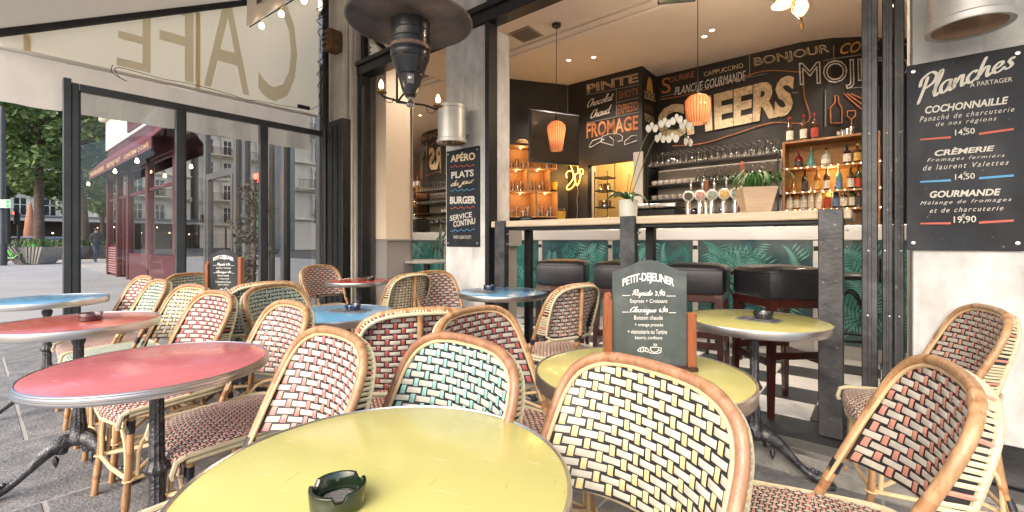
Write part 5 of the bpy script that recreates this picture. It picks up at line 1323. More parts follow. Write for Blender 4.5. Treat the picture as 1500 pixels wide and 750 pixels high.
blk(0, 0, 'COCHONNAILLE', 'Panaché de charcuterie', 'de nos régions', '14,50', '', [(1355, 167), (1477, 152), (1477, 141), (1355, 156)], [(1347, 179), (1486, 163), (1486, 156), (1347, 171)], [(1371, 187), (1460, 178), (1460, 170), (1371, 179)],
    [(1399, 200), (1428, 197), (1428, 187), (1399, 190)], [(1348, 205, 1393, 201), (1434, 196, 1485, 189)], PRED)
blk(0, 0, 'CRÈMERIE', 'Fromages fermiers', 'de laurent Valettes', '14,50', '', [(1369, 229), (1457, 221), (1457, 211), (1369, 218)], [(1358, 239), (1472, 231), (1472, 225), (1358, 232)], [(1352, 250), (1478, 241), (1478, 234), (1352, 242)],
    [(1399, 265), (1428, 263), (1428, 253), (1399, 255)], [(1348, 267, 1393, 264), (1434, 261, 1485, 257)], PBLUE)
blk(0, 0, 'GOURMANDE', 'Mélange de fromages', 'et de charcuterie', '19,90', '', [(1362, 290), (1466, 286), (1466, 276), (1362, 280)], [(1348, 302), (1482, 296), (1482, 289), (1348, 295)], [(1362, 312), (1470, 308), (1470, 301), (1362, 305)],
    [(1397, 328), (1430, 327), (1430, 316), (1397, 317)], [(1348, 328, 1393, 327), (1434, 326, 1485, 323)], PRED)
SY2 = 2.765
t = wall_sign('menu_sign', 'tall narrow dark sign reading Apéro on the white pillar below its lamp', 654, 702, 222, 361, SY2)
CRM = mat('sign_cream', (.68, .55, .36), .6)
sg(t, text_pts('APÉRO', offset=.03), [(660, 238), (696, 234), (696, 220), (660, 225)], CRM, SY2)
sg(t, text_pts('PLATS', offset=.03), [(661, 262), (694, 258), (694, 248), (661, 252)], CWW, SY2); sg(t, script_pts('du jour', .13), [(660, 277), (695, 271), (695, 259), (660, 265)], CRM, SY2)
sg(t, text_pts('BURGER', offset=.04), [(659, 299), (697, 298), (697, 287), (659, 288)], CWW, SY2)
sg(t, text_pts('SERVICE', offset=.02), [(659, 324), (691, 318), (691, 310), (659, 316)], CWW, SY2); sg(t, text_pts('CONTINU', offset=.02), [(664, 333), (696, 328), (696, 319), (664, 324)], CWW, SY2)
sg(t, text_pts('WIFI GRATUIT!'), [(664, 350), (690, 350), (690, 345), (664, 345)], CWW, SY2)
for v, m in ((244, PRED), (279, PBLUE), (305, PRED), (338, PBLUE)):
    W_ = [(660 + k * 35 / 24, v + 1.3 * math.sin(k * 1.05) - k * .06) for k in range(25)]
    MB().tube([px(a, c, Y=SY2 - .003) for a, c in W_], .003, 5).build('wave_line', m, t)
def wall_lamp(u, Y, wy, label):
    p = px(u, 200, Y=Y); t = thing('wall_lamp', label, 'wall lamp', (p.x, Y, 1.93), 0, 'cylindrical wall lamps')
    LM = mat('lamp_steel', (.58, .57, .55), .42, .55, var=.12, vscale=6, rvar=.08)
    MB().lathe([(.118, .012), (.118, .285), (.124, .288), (.124, .312), (.116, .32), (0, .322)], 48).build('lamp_body', LM, t)
    MB().lathe([(.108, .004), (.126, .0), (.128, .006), (.128, .026), (.122, .032), (.118, .034)], 48, cap=False).build('bottom_ring', LM, t)
    MB().lathe([(.108, .0045), (.100, .09), (0, .10)], 40).build('reflector', mat('lamp_copper', (.50, .27, .14), .25, .9), t)
    MB().lathe([(0, .02), (.02, .03), (.026, .05), (.015, .08), (0, .085)], 14).build('bulb', BULBS, t)
    MB().box((0, (wy - Y) / 2 + .05, .16), (.09, wy - Y - .10, .13), 0, .006).build('wall_bracket', LM, t)
wall_lamp(662, 2.60, 2.78, 'smaller looking cylindrical metal lamp on the pillar above the narrow sign')
wall_lamp(1419, 2.46, 2.65, 'large cylindrical metal lamp on the right wall above the large menu sign')

# ------------------------------------------------------------------ glass screen at the left
SX = -5.24
scr = thing('glass_screen', 'tall glazed terrace screen in three bays with anthracite steel frame', 'glass screen')
def sy(u): return px(u, 300, X=SX).y
ztop = 2.42
ps = [(sy(92), sy(115)), (sy(257), sy(270)), (sy(380), sy(390)), (sy(473), sy(482))]
MB().bb(SX - .03, SX + .03, ps[0][0], ps[0][0] + (ps[0][1] - ps[0][0]) * .52, .0, ztop + .04, ch=.003).build('post', DARKFRAME, scr)
MB().bb(SX - .03, SX + .025, ps[0][0] + (ps[0][1] - ps[0][0]) * .55, ps[0][1], .0, ztop + .012, ch=.003).build('post', DARKFRAME, scr)
for a, c in ps[1:]: MB().bb(SX - .03, SX + .03, a, c, 0, ztop - .051, ch=.003).build('post', DARKFRAME, scr)
MB().bb(SX - .031, SX + .031, ps[0][1] + .001, ps[3][1], ztop - .05, ztop + .01, ch=.003).build('top_rail', DARKFRAME, scr)
MB().bb(SX - .028, SX + .028, ps[0][1] + .001, ps[3][0], .02, .10, ch=.003).build('bottom_rail', DARKFRAME, scr)
for i in range(3):
    MB().bb(SX - .004, SX + .004, ps[i][1] + .0005, ps[i + 1][0] - .0005, .101, ztop - .052).build('pane', SCREEN, scr)
    MB().bb(SX - .016, SX + .016, ps[i][1] + .0005, ps[i][1] + .014, .101, ztop - .052, ch=.002).build('glazing_bead', DARKFRAME, scr)
# black post at the corner
t = thing('corner_post', 'thick black steel post where the glass screen meets the building', 'post')
x0, x1 = px(482, 300, Y=2.62).x, px(504, 300, Y=2.62).x
MB().bb(x0, x1, 2.60, 2.73, 0, px(490, 176, Y=2.6).z, ch=.004).build('post_body', BLACKMETAL, t)
for f in (.33, .66): MB().bb(x0 + (x1 - x0) * f - .006, x0 + (x1 - x0) * f + .006, 2.592, 2.599, .02, 2.4, ch=.001).build('post_rib', BLACKMETAL, t)

# awning -----------------------------------------------------------
AW = thing('awning', 'large cream canvas awning with side curtain printed with mirrored CAFE letters', 'awning')
def awz(y): return 2.66 + (y - .0) * .545     # underside of the roof along the side
yA, yB = .1, 2.79
MB().add([(-5.32, yA, awz(yA)), (6.5, yA, awz(yA)), (6.5, yB, awz(yB)), (-5.32, yB, awz(yB))], [(0, 1, 2, 3)]).build('roof_canvas', GREYFAB, AW)
zl = 2.60
n = 16; vs = []
for i in range(n + 1):
    y = yA + (2.70 - yA) * i / n; vs += [(SX - .045, y, zl), (SX - .045 + .012 * math.sin(i * 1.3), y, (zl + awz(y)) / 2), (SX - .045, y, awz(y) - .002)]
MB().add(vs, [f for i in range(n) for f in ((3 * i, 3 * i + 3, 3 * i + 4, 3 * i + 1), (3 * i + 1, 3 * i + 4, 3 * i + 5, 3 * i + 2))], 0, True).build('side_canvas', FABRIC, AW)
vs = []; n = 60
for i in range(n + 1):
    y = yA + (2.60 - yA) * i / n; w_ = .008 * math.sin(i * .9) + .006 * math.sin(i * 2.3)
    vs += [(SX - .05, y, zl - .001), (SX - .052 + w_ * .5, y, 2.40), (SX - .055 + w_, y, 2.19 + .004 * math.sin(i * .7))]
MB().add(vs, [f for i in range(n) for f in ((3 * i, 3 * i + 3, 3 * i + 4, 3 * i + 1), (3 * i + 1, 3 * i + 4, 3 * i + 5, 3 * i + 2))], 0, True).build('lower_flap', FABRICW, AW)
MB().tube([(SX - .03, yA, zl + .012), (SX - .03, 2.68, zl + .012)], .017, 10).build('curtain_rail', mat('white_rail', (.70, .66, .60), .4), AW)
MB().tube([(SX - .0, yA, awz(yA) - .03), (SX, yB, awz(yB) - .03)], .032, 8, flat=(1, .8)).build('side_arm', BLACKMETAL, AW)
for u in (40, 292): 
    y = px(u, 50, X=SX).y; MB().bb(SX - .044, SX - .0405, y - .02, y + .02, zl + .03, awz(y) - .06).build('seam_tape', mat('seam_tan', (.84, .74, .56), .9, translucent=.65), AW)
for xk in (-3.9, -1.6, .8):
    MB().tube([(xk, yA, awz(yA) - .04), (xk, yB, awz(yB) - .04)], .022, 8).build('awning_arm', BLACKMETAL, AW)
for ch_, u0, u1 in (('E', 172, 222), ('F', 235, 285), ('A', 300, 367), ('C', 380, 437)):
    ya, yb = px(u0, 100, X=SX).y, px(u1, 100, X=SX).y; h = .56 + (yb - 1.08) * .50
    zb_ = zl + .075; X_ = SX - .030
    lay(text_pts(ch_, offset=.0), [(X_, yb, zb_), (X_, ya, zb_), (X_, ya, zb_ + h), (X_, yb, zb_ + h)], 'lettering', FABRICD, AW)
# cable along the rail
t = thing('string_cable', 'thin black cable looping along the white curtain rail', 'cable')
P = [px(u, v, X=SX + .03) for u, v in ((165, 95), (163, 104), (172, 112), (186, 119), (176, 114), (168, 101), (180, 100), (210, 108), (240, 116), (270, 121), (300, 128), (340, 139), (360, 146), (380, 148), (410, 154), (430, 157), (455, 160), (470, 152))]
MB().tube(catmull(P, 4), .003, 5).build('cable', BLACKMETAL, t)
MB().box(px(445, 157, X=SX + .05), (.03, .14, .04), 0, .006).build('connector', BLACKMETAL, t)
# vertical black pipe with tangle of lights at the corner
t = thing('drain_pipe', 'black vertical pipe with a dark tangle of fairy lights at the wall corner', 'pipe')
q = px(477, 100, Y=2.66)
MB().tube([(q.x, 2.66, 0.02), (q.x, 2.66, 4.2)], .035, 12).build('pipe', BLACKMETAL, t)
P = [(q.x + .05 * math.sin(k * 1.9), 2.60 + .03 * math.cos(k * 2.3), 2.5 + k * .045) for k in range(34)]
MB().tube(catmull(P, 3), .005, 5).build('fairy_light_cable', BLACKMETAL, t)
MB().tube([(q.x - .02, 2.62, 3.75), (q.x + .35, 2.62, 4.15)], .015, 8).build('stay', BLACKMETAL, t)
q = px(485, 60, Y=2.62)
t = thing('wooden_bracket', 'small old carved wooden bracket box high on the stone pilaster', 'bracket', (q.x, 2.64, q.z - .10))
OW = mat('old_wood', (.13, .07, .03), .6, var=.5, vscale=20, bump=.5, bscale=60)
MB().box((0, 0, .10), (.15, .16, .24), 0, .015).build('bracket_body', OW, t)
for z in (.04, .10, .16): MB().tube([(-.07, -.085, z), (0, -.10, z + .02), (.07, -.085, z)], .012, 6).build('carving', OW, t)
MB().lathe([(.02, 0), (.012, .04), (0, .045)], 10, (0, -.0, -.04)).build('knob', OW, t)
# hanging valance banner with bulbs
t = thing('hanging_valance', 'short hanging cream valance edge with dark letter and three bulbs under the roof', 'valance')
p0, p1 = px(361, 39, Y=1.2), px(470, -30, Y=1.2)
vs = []; n = 16
for i in range(n + 1):
    q = p0.lerp(p1, i / n); q.y += .006 * math.sin(i * 1.7); vs += [q, Vector((q.x, q.y + .01, q.z + .5))]
MB().add(vs, [(2 * i, 2 * i + 2, 2 * i + 3, 2 * i + 1) for i in range(n)], 0, True).build('valance_cloth', FABRICW, t)
dv = (p1 - p0); dv.z = 0; dv.normalize()
lay(text_pts('BAR', offset=.03), [p0 + dv * .20 + Vector((0, -.012, .075)), p0 + dv * .75 + Vector((0, -.012, .075)), p0 + dv * .75 + Vector((0, -.012, .30)), p0 + dv * .20 + Vector((0, -.012, .30))], 'lettering', mat('banner_print', (.05, .045, .04), .8), t)
for f in (.17, .46, .75):
    q = p0.lerp(p1, f) + Vector((0, .03, -.012))
    bl_ = MB().lathe([(0, -.035), (.012, -.030), (.018, -.018), (.014, -.004), (.009, .004), (0, .004)], 14, q).build('bulb', BULBS, t)
MB().tube([p0 + Vector((0, .02, .005)), p1 + Vector((0, .02, .005))], .004, 5).build('cable', BLACKMETAL, t)

# ------------------------------------------------------------------ patio heater and candle chandelier
hp = px(601, 100, d=2.92); hx, hy = hp.x, hp.y
t = thing('patio_heater', 'black hanging patio heater with wide rusty mushroom reflector', 'patio heater', (hx, hy, 0))
def hz(v, d=2.92): return EYE + (352 - v) / FP * d
RU = mat('rusty_reflector', (.13, .125, .135), .45, .6, var=.35, vscale=5, bump=.25, bscale=25, col2=(.25, .215, .20), rvar=.15)
HB = mat('heater_black', (.030, .034, .042), .30, .3, var=.4, vscale=6, coat=.3, rvar=.08)
zr = hz(33)
MB().lathe([(.395, zr - .005), (.402, zr), (.395, zr + .012), (.34, zr + .035), (.22, zr + .075), (.10, zr + .10), (0, zr + .105)], 72).build('reflector', RU, t)
MB().lathe([(0, zr + .095), (.10, zr + .09), (.22, zr + .065), (.34, zr + .025), (.393, zr - .001)], 72).build('reflector_lining', RU, t)
MB().tube([(.4 * math.cos(a * PI / 36), .4 * math.sin(a * PI / 36), zr) for a in range(72)], .007, 6, closed=True).build('reflector_rim', mat('rim_metal', (.30, .27, .25), .35, .8, var=.4, vscale=30), t)
HB = mat('heater_black', (.022, .025, .031), .30, .3, var=.4, vscale=6, coat=.3, rvar=.08)
MB().lathe([(.115, hz(76)), (.126, hz(72)), (.128, zr + .085)], 44).build('burner_screen', HB, t)
MB().lathe([(.1275, hz(74)), (.1295, hz(72)), (.1285, hz(69))], 44, cap=False).build('scorched_ring', mat('scorched', (.28, .19, .15), .6, var=.5, vscale=30), t)
for k, z in enumerate((hz(50), hz(62))): MB().lathe([(.1285, z), (.131, z + .004), (.1285, z + .008)], 44, cap=False).build('burner_ring', HB, t)
MB().lathe([(.036, hz(140)), (.052, hz(133)), (.058, hz(130)), (.062, hz(126)), (.080, hz(112)), (.105, hz(97)), (.124, hz(84)), (.128, hz(80)), (.126, hz(77)), (.11, hz(76))], 44).build('heater_body', HB, t)
MB().lathe([(0, hz(141)), (.036, hz(141)), (.030, hz(143))], 30).build('body_cap', HB, t)
for v, r_ in ((88, .1195), (112, .083)): MB().lathe([(r_, hz(v)), (r_ + .003, hz(v) + .002), (r_ + .002, hz(v) + .005)], 44, cap=False).build('seam_ring', HB, t)
cdir = Vector((-hx, -hy, 0)).normalized(); ca = math.atan2(cdir.y, cdir.x) + PI / 2
MB().box(cdir * .074 + Vector((0, 0, hz(121))), (.040, .012, .065), 0, .003, rot=ca).build('control_panel', mat('panel_grey', (.2, .2, .21), .4, .5), t)
MB().lathe([(.011, 0), (.012, .012), (0, .014)], 14, cdir * .081 + Vector((0, 0, hz(120))), ax=Matrix.Rotation(ca, 3, 'Z') @ Matrix.Rotation(R(90), 3, 'X')).build('knob', CHROME, t)
MB().tube([(0, 0, zr + .10), (0, 0, awz(hy) - .05)], .02, 10).build('hanging_pole', BLACKMETAL, t)
t = thing('candle_chandelier', 'small two armed lamp with glowing candle bulbs under the heater', 'chandelier', (hx, hy, 0))
MB().lathe([(0, hz(158)), (.022, hz(156)), (.030, hz(153)), (.018, hz(149)), (.014, hz(146)), (.026, hz(143.5))], 20).build('hub', CHROME, t)
rt = Vector((CC, CS, 0)); fw = Vector((-CS, CC, 0))
for sx, u_, v_ in ((-1, -36, 147), (1, 37, 153)):
    e = rt * (u_ / FP * 2.92) + fw * (.10 * sx)
    ez = hz(v_)
    MB().tube(catmull([(0, 0, hz(152)), e * .5 + Vector((0, 0, hz(152) + .006)), e * .92 + Vector((0, 0, ez - .004)), e + Vector((0, 0, ez + .012))], 4), .0065, 8).build('arm', BLACKMETAL, t)
    MB().tube(catmull([e * .95 + Vector((0, 0, ez)), e * .8 + Vector((0, 0, ez - .035)), e * .62 + Vector((0, 0, ez - .03)), e * .58 + Vector((0, 0, ez + .0))], 4), .0028, 5).build('scroll', BLACKMETAL, t)
    MB().lathe([(.012, 0), (.034, .010), (.036, .014), (.012, .012), (.013, .034), (0, .034)], 18, e + Vector((0, 0, ez + .006))).build('candle_cup', BRASS, t)
    MB().lathe([(.008, .034), (.0145, .050), (.013, .066), (.005, .088), (0, .094)], 14, e + Vector((0, 0, ez + .006))).build('candle_bulb', BULB, t)
e = rt * (-23 / FP * 2.92) + fw * .06
MB().tube([e + Vector((0, 0, hz(80))), e + Vector((0, 0, hz(146))), Vector((0, 0, hz(152)))], .008, 8).build('support_rod', BLACKMETAL, t)
MB().tube([e + Vector((0, 0, hz(146))), e * .3 + Vector((0, 0, hz(132)))], .007, 8).build('support_rod', BLACKMETAL, t)

# ------------------------------------------------------------------ neighbouring burgundy cafe
NB = thing('corner_cafe', 'burgundy fronted corner cafe beyond the glass screen with red sloping awning', 'building')
FY = 2.86
BG = mat('burgundy_paint', (.085, .018, .026), .45, var=.25, vscale=3); BGA = mat('burgundy_canvas', (.10, .02, .032), .8)
def npart(name, m, bbv, ch=0., par=None): return MB().bb(*bbv, ch=ch).build(name, m, par or NB)
XL = -19.4; XM = -11.9
npart('upper_wall', LSTONE, (XL, -5.92, FY + .1, FY + 9, 4.6, 15))
npart('side_wall', LSTONE, (XL + .01, XL + .3, FY + .31, FY + 9, 0, 4.599))
npart('cornice', LSTONE, (XL - .35, -5.95, FY - .35, FY + .099, 5.2, 5.45), ch=.05); npart('cornice', LSTONE, (XL - .2, -5.95, FY - .2, FY + .099, 4.95, 5.199), ch=.04)
npart('fascia', LSTONE, (XL, -5.27, FY - .05, FY + .099, 4.0, 4.949), ch=.01); npart('sign_panel', BG, (XM - 4.2, XM - .4, FY - .09, FY - .051, 4.08, 4.86), ch=.01)
npart('base_panel', BG, (XL + 2.9, XM, FY, FY + .25, 0, .75), ch=.01)
npart('head_panel', BG, (XL, XM, FY, FY + .25, 3.1, 3.999), ch=.01)
nx = [XL, XL + 1.5, XL + 2.9, XL + 5.1, XM]
for x in nx: npart('pilaster', BG, (x - .09, x + .09, FY - .03, FY + .2, .0, 3.099), ch=.01)
# louvre panel at the left, shop windows, doors
lv = npart('louvre_panel', BG, (nx[0] + .1, nx[1] - .1, FY + .04, FY + .2, 0, .95))
for k in range(11): npart('louvre_slat', mat('burgundy_light', (.42, .22, .22), .5), (nx[0] + .15, nx[1] - .15, FY - .01, FY + .035, .10 + k * .075, .135 + k * .075), par=lv)
for i in (0, 1, 2, 3):
    a, c = nx[i] + .1, nx[i + 1] - .1; z0 = .96 if i == 0 else .1 if i == 1 else .76
    w_ = npart('shop_window', BG, (a, c, FY + .02, FY + .05, 3.02, 3.099))
    npart('pane', SHOPG, (a, c, FY + .05, FY + .06, z0, 3.019), par=w_)
    npart('window_bar', BG, (a, c, FY + .02, FY + .08, 2.35, 2.42), par=w_)
    if i == 1: 
        npart('door_stile', BG, ((a + c) / 2 - .06, (a + c) / 2 + .06, FY + .01, FY + .09, .1, 2.349), par=w_)
        npart('door_handle', BRASS, ((a + c) / 2 - .10, (a + c) / 2 - .075, FY - .04, FY - .01, .9, 1.3), par=w_)
npart('room_back', mat('cafe_inside', (.16, .07, .05), .7), (XL, XM, FY + 2.4, FY + 2.5, 0, 4)); npart('room_floor', mat('cafe_floor', (.12, .08, .06), .6), (XL, XM, FY + .26, FY + 2.39, .0, .02)); npart('room_ceiling', mat('cafe_ceiling', (.3, .2, .15), .6), (XL, XM, FY + .26, FY + 2.39, 3.4, 3.45))
# awning of the neighbour
aw2 = thing('shop_awning', 'burgundy canvas awning with gold lettering over the corner cafe windows', 'awning')
ya_, za_, yb_, zb2 = FY - .06, 3.75, FY - .42, 3.30
x0, x1 = XL - .1, XM + .1
MB().add([(x0, ya_, za_), (x1, ya_, za_), (x1, yb_, zb2), (x0, yb_, zb2), (x0, yb_, zb2 - .02), (x1, yb_, zb2 - .02), (x1, ya_, za_ - .02), (x0, ya_, za_ - .02)], [(0, 3, 2, 1), (3, 4, 5, 2), (4, 7, 6, 5), (0, 7, 4, 3), (1, 2, 5, 6)]).build('canvas', BGA, aw2)
MB().bb(x0, x1, yb_ - .015, yb_ - .003, zb2 - .26, zb2 + .005).build('valance', BGA, aw2)
for x in [x0 + .4 + k * 1.1 for k in range(6)]: MB().tube([(x, yb_, zb2 - .04), (x, ya_, za_ - .62)], .025, 6).build('awning_arm', BLACKMETAL, aw2)
GLD = mat('gold_print', (.50, .35, .16), .6)
for s_, f0, f1 in (('BAR BRASSERIE', .04, .32), ('RESTAURANT', .38, .60), ('CONTEMPO CAFÉ', .66, .97)):
    xa, xb = x0 + (x1 - x0) * f0, x0 + (x1 - x0) * f1
    lay(text_pts(s_, offset=.02), [(xa, yb_ - .017, zb2 - .19), (xb, yb_ - .017, zb2 - .19), (xb, yb_ - .017, zb2 - .07), (xa, yb_ - .017, zb2 - .07)], 'lettering', GLD, aw2)
lay(text_pts('CAFÉ', offset=.03), [(XM - 3.4, FY - .094, 4.2), (XM - 1.2, FY - .094, 4.2), (XM - 1.2, FY - .094, 4.74), (XM - 3.4, FY - .094, 4.74)], 'lettering', GLD, NB)
for f in (.02, .55, .86):
    xx = x0 + (x1 - x0) * f; tt = thing('hanging_bulb', ['warm round bulb at the far end of the burgundy awning', 'warm round bulb under the middle of the burgundy awning', 'warm round bulb under the near end of the burgundy awning'][(f > .3) + (f > .7)], 'lamp', (xx, yb_ - .05, zb2 - .42))
    MB().lathe([(0, -.04), (.03, -.03), (.04, 0), (.03, .03), (.02, .07), (0, .07)], 14).build('bulb', BULBS, tt); MB().tube([(0, 0, .07), (0, 0, .30)], .01, 5).build('cable', BLACKMETAL, tt)
# glazed shop between the cafe and the corner
GS = thing('glazed_shop', 'glazed neighbouring shop front with grey metal frames and a glass door', 'building')
def gpart(name, m, bbv, ch=0., par=None): return MB().bb(*bbv, ch=ch).build(name, m, par or GS)
FG = mat('shop_frame_grey', (.10, .105, .11), .45, .4)
gx = lambda u: px(u, 300, Y=FY).x
bars = [gx(258), gx(300), gx(344), gx(357), gx(392), gx(414), gx(466), -5.26]
gpart('head_panel', FG, (XM + .1, -5.27, FY, FY + .2, 3.35, 4.599), ch=.01)
gpart('room_back', mat('shop_inside', (.05, .055, .055), .8), (XM + .1, -5.27, FY + 3, FY + 3.1, 0, 4)); gpart('room_floor', ASPH, (XM + .1, -5.27, FY + .21, FY + 3, 0, .02)); gpart('room_ceiling', FG, (XM + .1, -5.27, FY + .21, FY + 3, 3.36, 3.4))
for x in bars[:-1]: gpart('mullion', FG, (x - .05, x + .05, FY - .01, FY + .1, 0, 3.349), ch=.005)
for a, c in zip(bars[:-1], bars[1:]):
    gpart('pane', SHOPG, (a + .051, c - .051, FY + .04, FY + .05, .15, 3.349)); gpart('kick_plate', FG, (a + .051, c - .051, FY + .02, FY + .08, 0, .149))
gpart('transom_rail', FG, (bars[1] + .051, bars[2] - .051, FY + .0, FY + .1, 2.25, 2.36)); d_ = gpart('door_rail', FG, (bars[1] + .10, bars[1] + .19, FY - .005, FY + .11, .15, 2.249)); gpart('door_rail', FG, (bars[2] - .19, bars[2] - .10, FY - .005, FY + .11, .15, 2.249))
gpart('door_handle', BLACKMETAL, (bars[2] - .26, bars[2] - .23, FY - .07, FY - .045, .75, 1.35), par=d_); gpart('lock_box', BLACKMETAL, (bars[1] - .12, bars[1] - .0, FY - .05, FY - .012, 1.45, 1.6))

# ------------------------------------------------------------------ street: far building, opposite row, trees, planters
WB = {}
def window_meshes(w_, h):
    k = (w_, h)
    if k not in WB:
        WB[k] = (MB().bb(-w_ / 2, w_ / 2, -.02, .0, 0, h).mesh('window_glass', DKGLASS),
                 MB().bb(-w_ / 2, -w_ / 2 + .09, -.07, -.021, 0, h).bb(w_ / 2 - .09, w_ / 2, -.07, -.021, 0, h).bb(-.05, .05, -.07, -.021, 0, h).bb(-w_ / 2 + .091, -.051, -.068, -.021, h * .62, h * .62 + .07).bb(.051, w_ / 2 - .091, -.068, -.021, h * .62, h * .62 + .07).bb(-w_ / 2 + .091, -.051, -.068, -.021, h - .08, h).bb(.051, w_ / 2 - .091, -.068, -.021, h - .08, h).mesh('window_frame', WINW),
                 MB().bb(-w_ / 2 - .18, -w_ / 2 - .001, -.10, .0, -.05, h).bb(w_ / 2 + .001, w_ / 2 + .18, -.10, .0, -.05, h).bb(-w_ / 2 - .25, w_ / 2 + .25, -.16, .0, h + .001, h + .28).bb(-w_ / 2 - .22, w_ / 2 + .22, -.16, 0, -.17, -.051).mesh('window_surround', LSTONE))
        r_ = MB()
        for q in range(9): r_.bb(-w_ / 2 - .1 + q * (w_ + .2) / 8 - .012, -w_ / 2 - .1 + q * (w_ + .2) / 8 + .012, -.36, -.34, 0, .85)
        r_.bb(-w_ / 2 - .12, w_ / 2 + .12, -.38, -.32, .851, .90).bb(-w_ / 2 - .12, w_ / 2 + .12, -.38, -.32, -.06, -.001)
        WB[k] = WB[k] + (r_.mesh('railing', IRON),)
    return WB[k]
def haussmann(label, L_, floors, loc, rz, ground=True, step=2.4, w_=1.15, z0=3.9, hgt=None):
    """facade along local x, facing local -y"""
    t = thing('apartment_building', label, 'building', loc, rz, 'pale stone apartment buildings round the square')
    H = z0 + 3.3 * floors
    MB().bb(0, L_, .001, 9, 0, H).build('wall', LSTONE, t)
    for k in range(0, int(z0 / .0001) and 0): pass
    for f in range(floors + 1):
        z = z0 - .45 + f * 3.3
        MB().bb(-.1, L_ + .1, -.30, .0, z, z + .18, ch=.03).build('string_course', LSTONE, t)
    for f in range(floors):
        z = z0 + f * 3.3; g, fr, su, rl_ = window_meshes(w_, 2.2)
        for k in range(int(L_ / step)):
            x = step * .5 + k * step
            wn = obj('window', su, t, loc=(x, 0, z)); obj('window_glass', g, wn); obj('window_frame', fr, wn)
            if f != 2: obj('railing', rl_, wn)
        if f in (1, 3):
            bl = MB().bb(0, L_, -.85, -.301, z - .16, z - .02, ch=.02).build('balcony', LSTONE, t)
            r_ = MB()
            for q in range(int(L_ / .16)): r_.bb(q * .16, q * .16 + .025, -.82, -.80, z - .019, z + .9)
            r_.bb(0, L_, -.83, -.79, z + .901, z + .95); r_.build('railing', IRON, bl, kind='stuff')
            for q in range(int(L_ / step)): MB().bb(q * step + .05, q * step + .25, -.7, -.301, z - .5, z - .161, ch=.03).build('bracket', LSTONE, bl)
    b = MB(); b.add([(0, 0, H), (L_, 0, H), (L_, 9, H), (0, 9, H), (.3, 1.6, H + 3), (L_ - .3, 1.6, H + 3), (L_ - .3, 7, H + 3), (.3, 7, H + 3)], [(0, 1, 5, 4), (1, 2, 6, 5), (2, 3, 7, 6), (3, 0, 4, 7), (4, 5, 6, 7)]); rf = b.build('roof', ZINC, t)
    for k in range(int(L_ / 9)):
        ch_ = MB().bb(4 + k * 9, 5.6 + k * 9, 2.5, 3.3, H + 2, H + 4.6).build('chimney', mat('brick_red', (.30, .13, .08), .8), rf)
    return t
# far building closing the square (plane X = -75)
fb = haussmann('far pale stone apartment building with a dark cafe on its ground floor', 40, 4, (-75, -14, 0), R(90), step=2.35, w_=1.1, z0=3.75)
# ground floor cafe of the far building
fc = thing('far_cafe', 'dark glazed cafe terrace with white striped canopy under the far building', 'cafe', (-75, -14, 0), R(90))
MB().bb(0, 40, -4.0, -3.8, 3.25, 3.65, ch=.02).build('white_fascia', WINW, fc); MB().bb(0, 40, -4.2, -.86 + .0, 3.66, 3.85, ch=.02).build('canopy_roof', ZINC, fc)
MB().bb(0, 40, -.7, -.65, 0, 3.2).build('dark_glazing', mat('far_interior', (.04, .035, .03), .4), fc)
for k in range(14): MB().bb(k * 3, k * 3 + .14, -3.95, -3.85, 0, 3.249).build('canopy_post', BLACKMETAL, fc)
bme = MB().lathe([(0, -.09), (.09, 0), (0, .09)], 8).mesh('bulb', BULBS)
for k in range(46): obj('bulb', bme, fc, loc=(k * .87 + rnd.uniform(-.2, .2), -3.2 + rnd.uniform(-.5, .5), 2.4 + rnd.uniform(-.5, .5)))
haussmann('pale stone apartment building seen only mirrored in the shop glass', 40, 4, (-52, -58, 0), R(90), step=2.4, z0=3.9)
haussmann('second pale stone apartment block, seen only mirrored in the shop glass', 24, 4, (-75, -39, 0), R(90), step=2.4, z0=3.75)

BARK = mat('plane_bark', (.09, .065, .05), .9, var=.5, vscale=6, bump=.6, bscale=12)
LEAFM = mat('tree_leaf', (.085, .15, .04), .6, var=.35, vscale=1.2, col2=(.16, .25, .08), translucent=.25)
def leafmass(b, clumps, per, size, r_):
    for c, cr in clumps:
        for k in range(per):
            while True:
                d = Vector((r_.uniform(-1, 1), r_.uniform(-1, 1), r_.uniform(-1, 1)))
                if .3 < d.length < 1: break
            p = Vector(c) + Vector((d.x * cr, d.y * cr, d.z * cr * .75)); s_ = size * r_.uniform(.6, 1.3)
            n_ = Vector((r_.uniform(-1, 1), r_.uniform(-1, 1), r_.uniform(-.2, 1.4))).normalized(); a = n_.orthogonal().normalized(); a = (Matrix.Rotation(r_.uniform(0, 6.3), 3, n_) @ a); c2 = n_.cross(a)
            b.add([p - a * s_, p + c2 * s_ * .6, p + a * s_ * 1.1 + n_ * s_ * .2, p - c2 * s_ * .6], [(0, 1, 2, 3)])
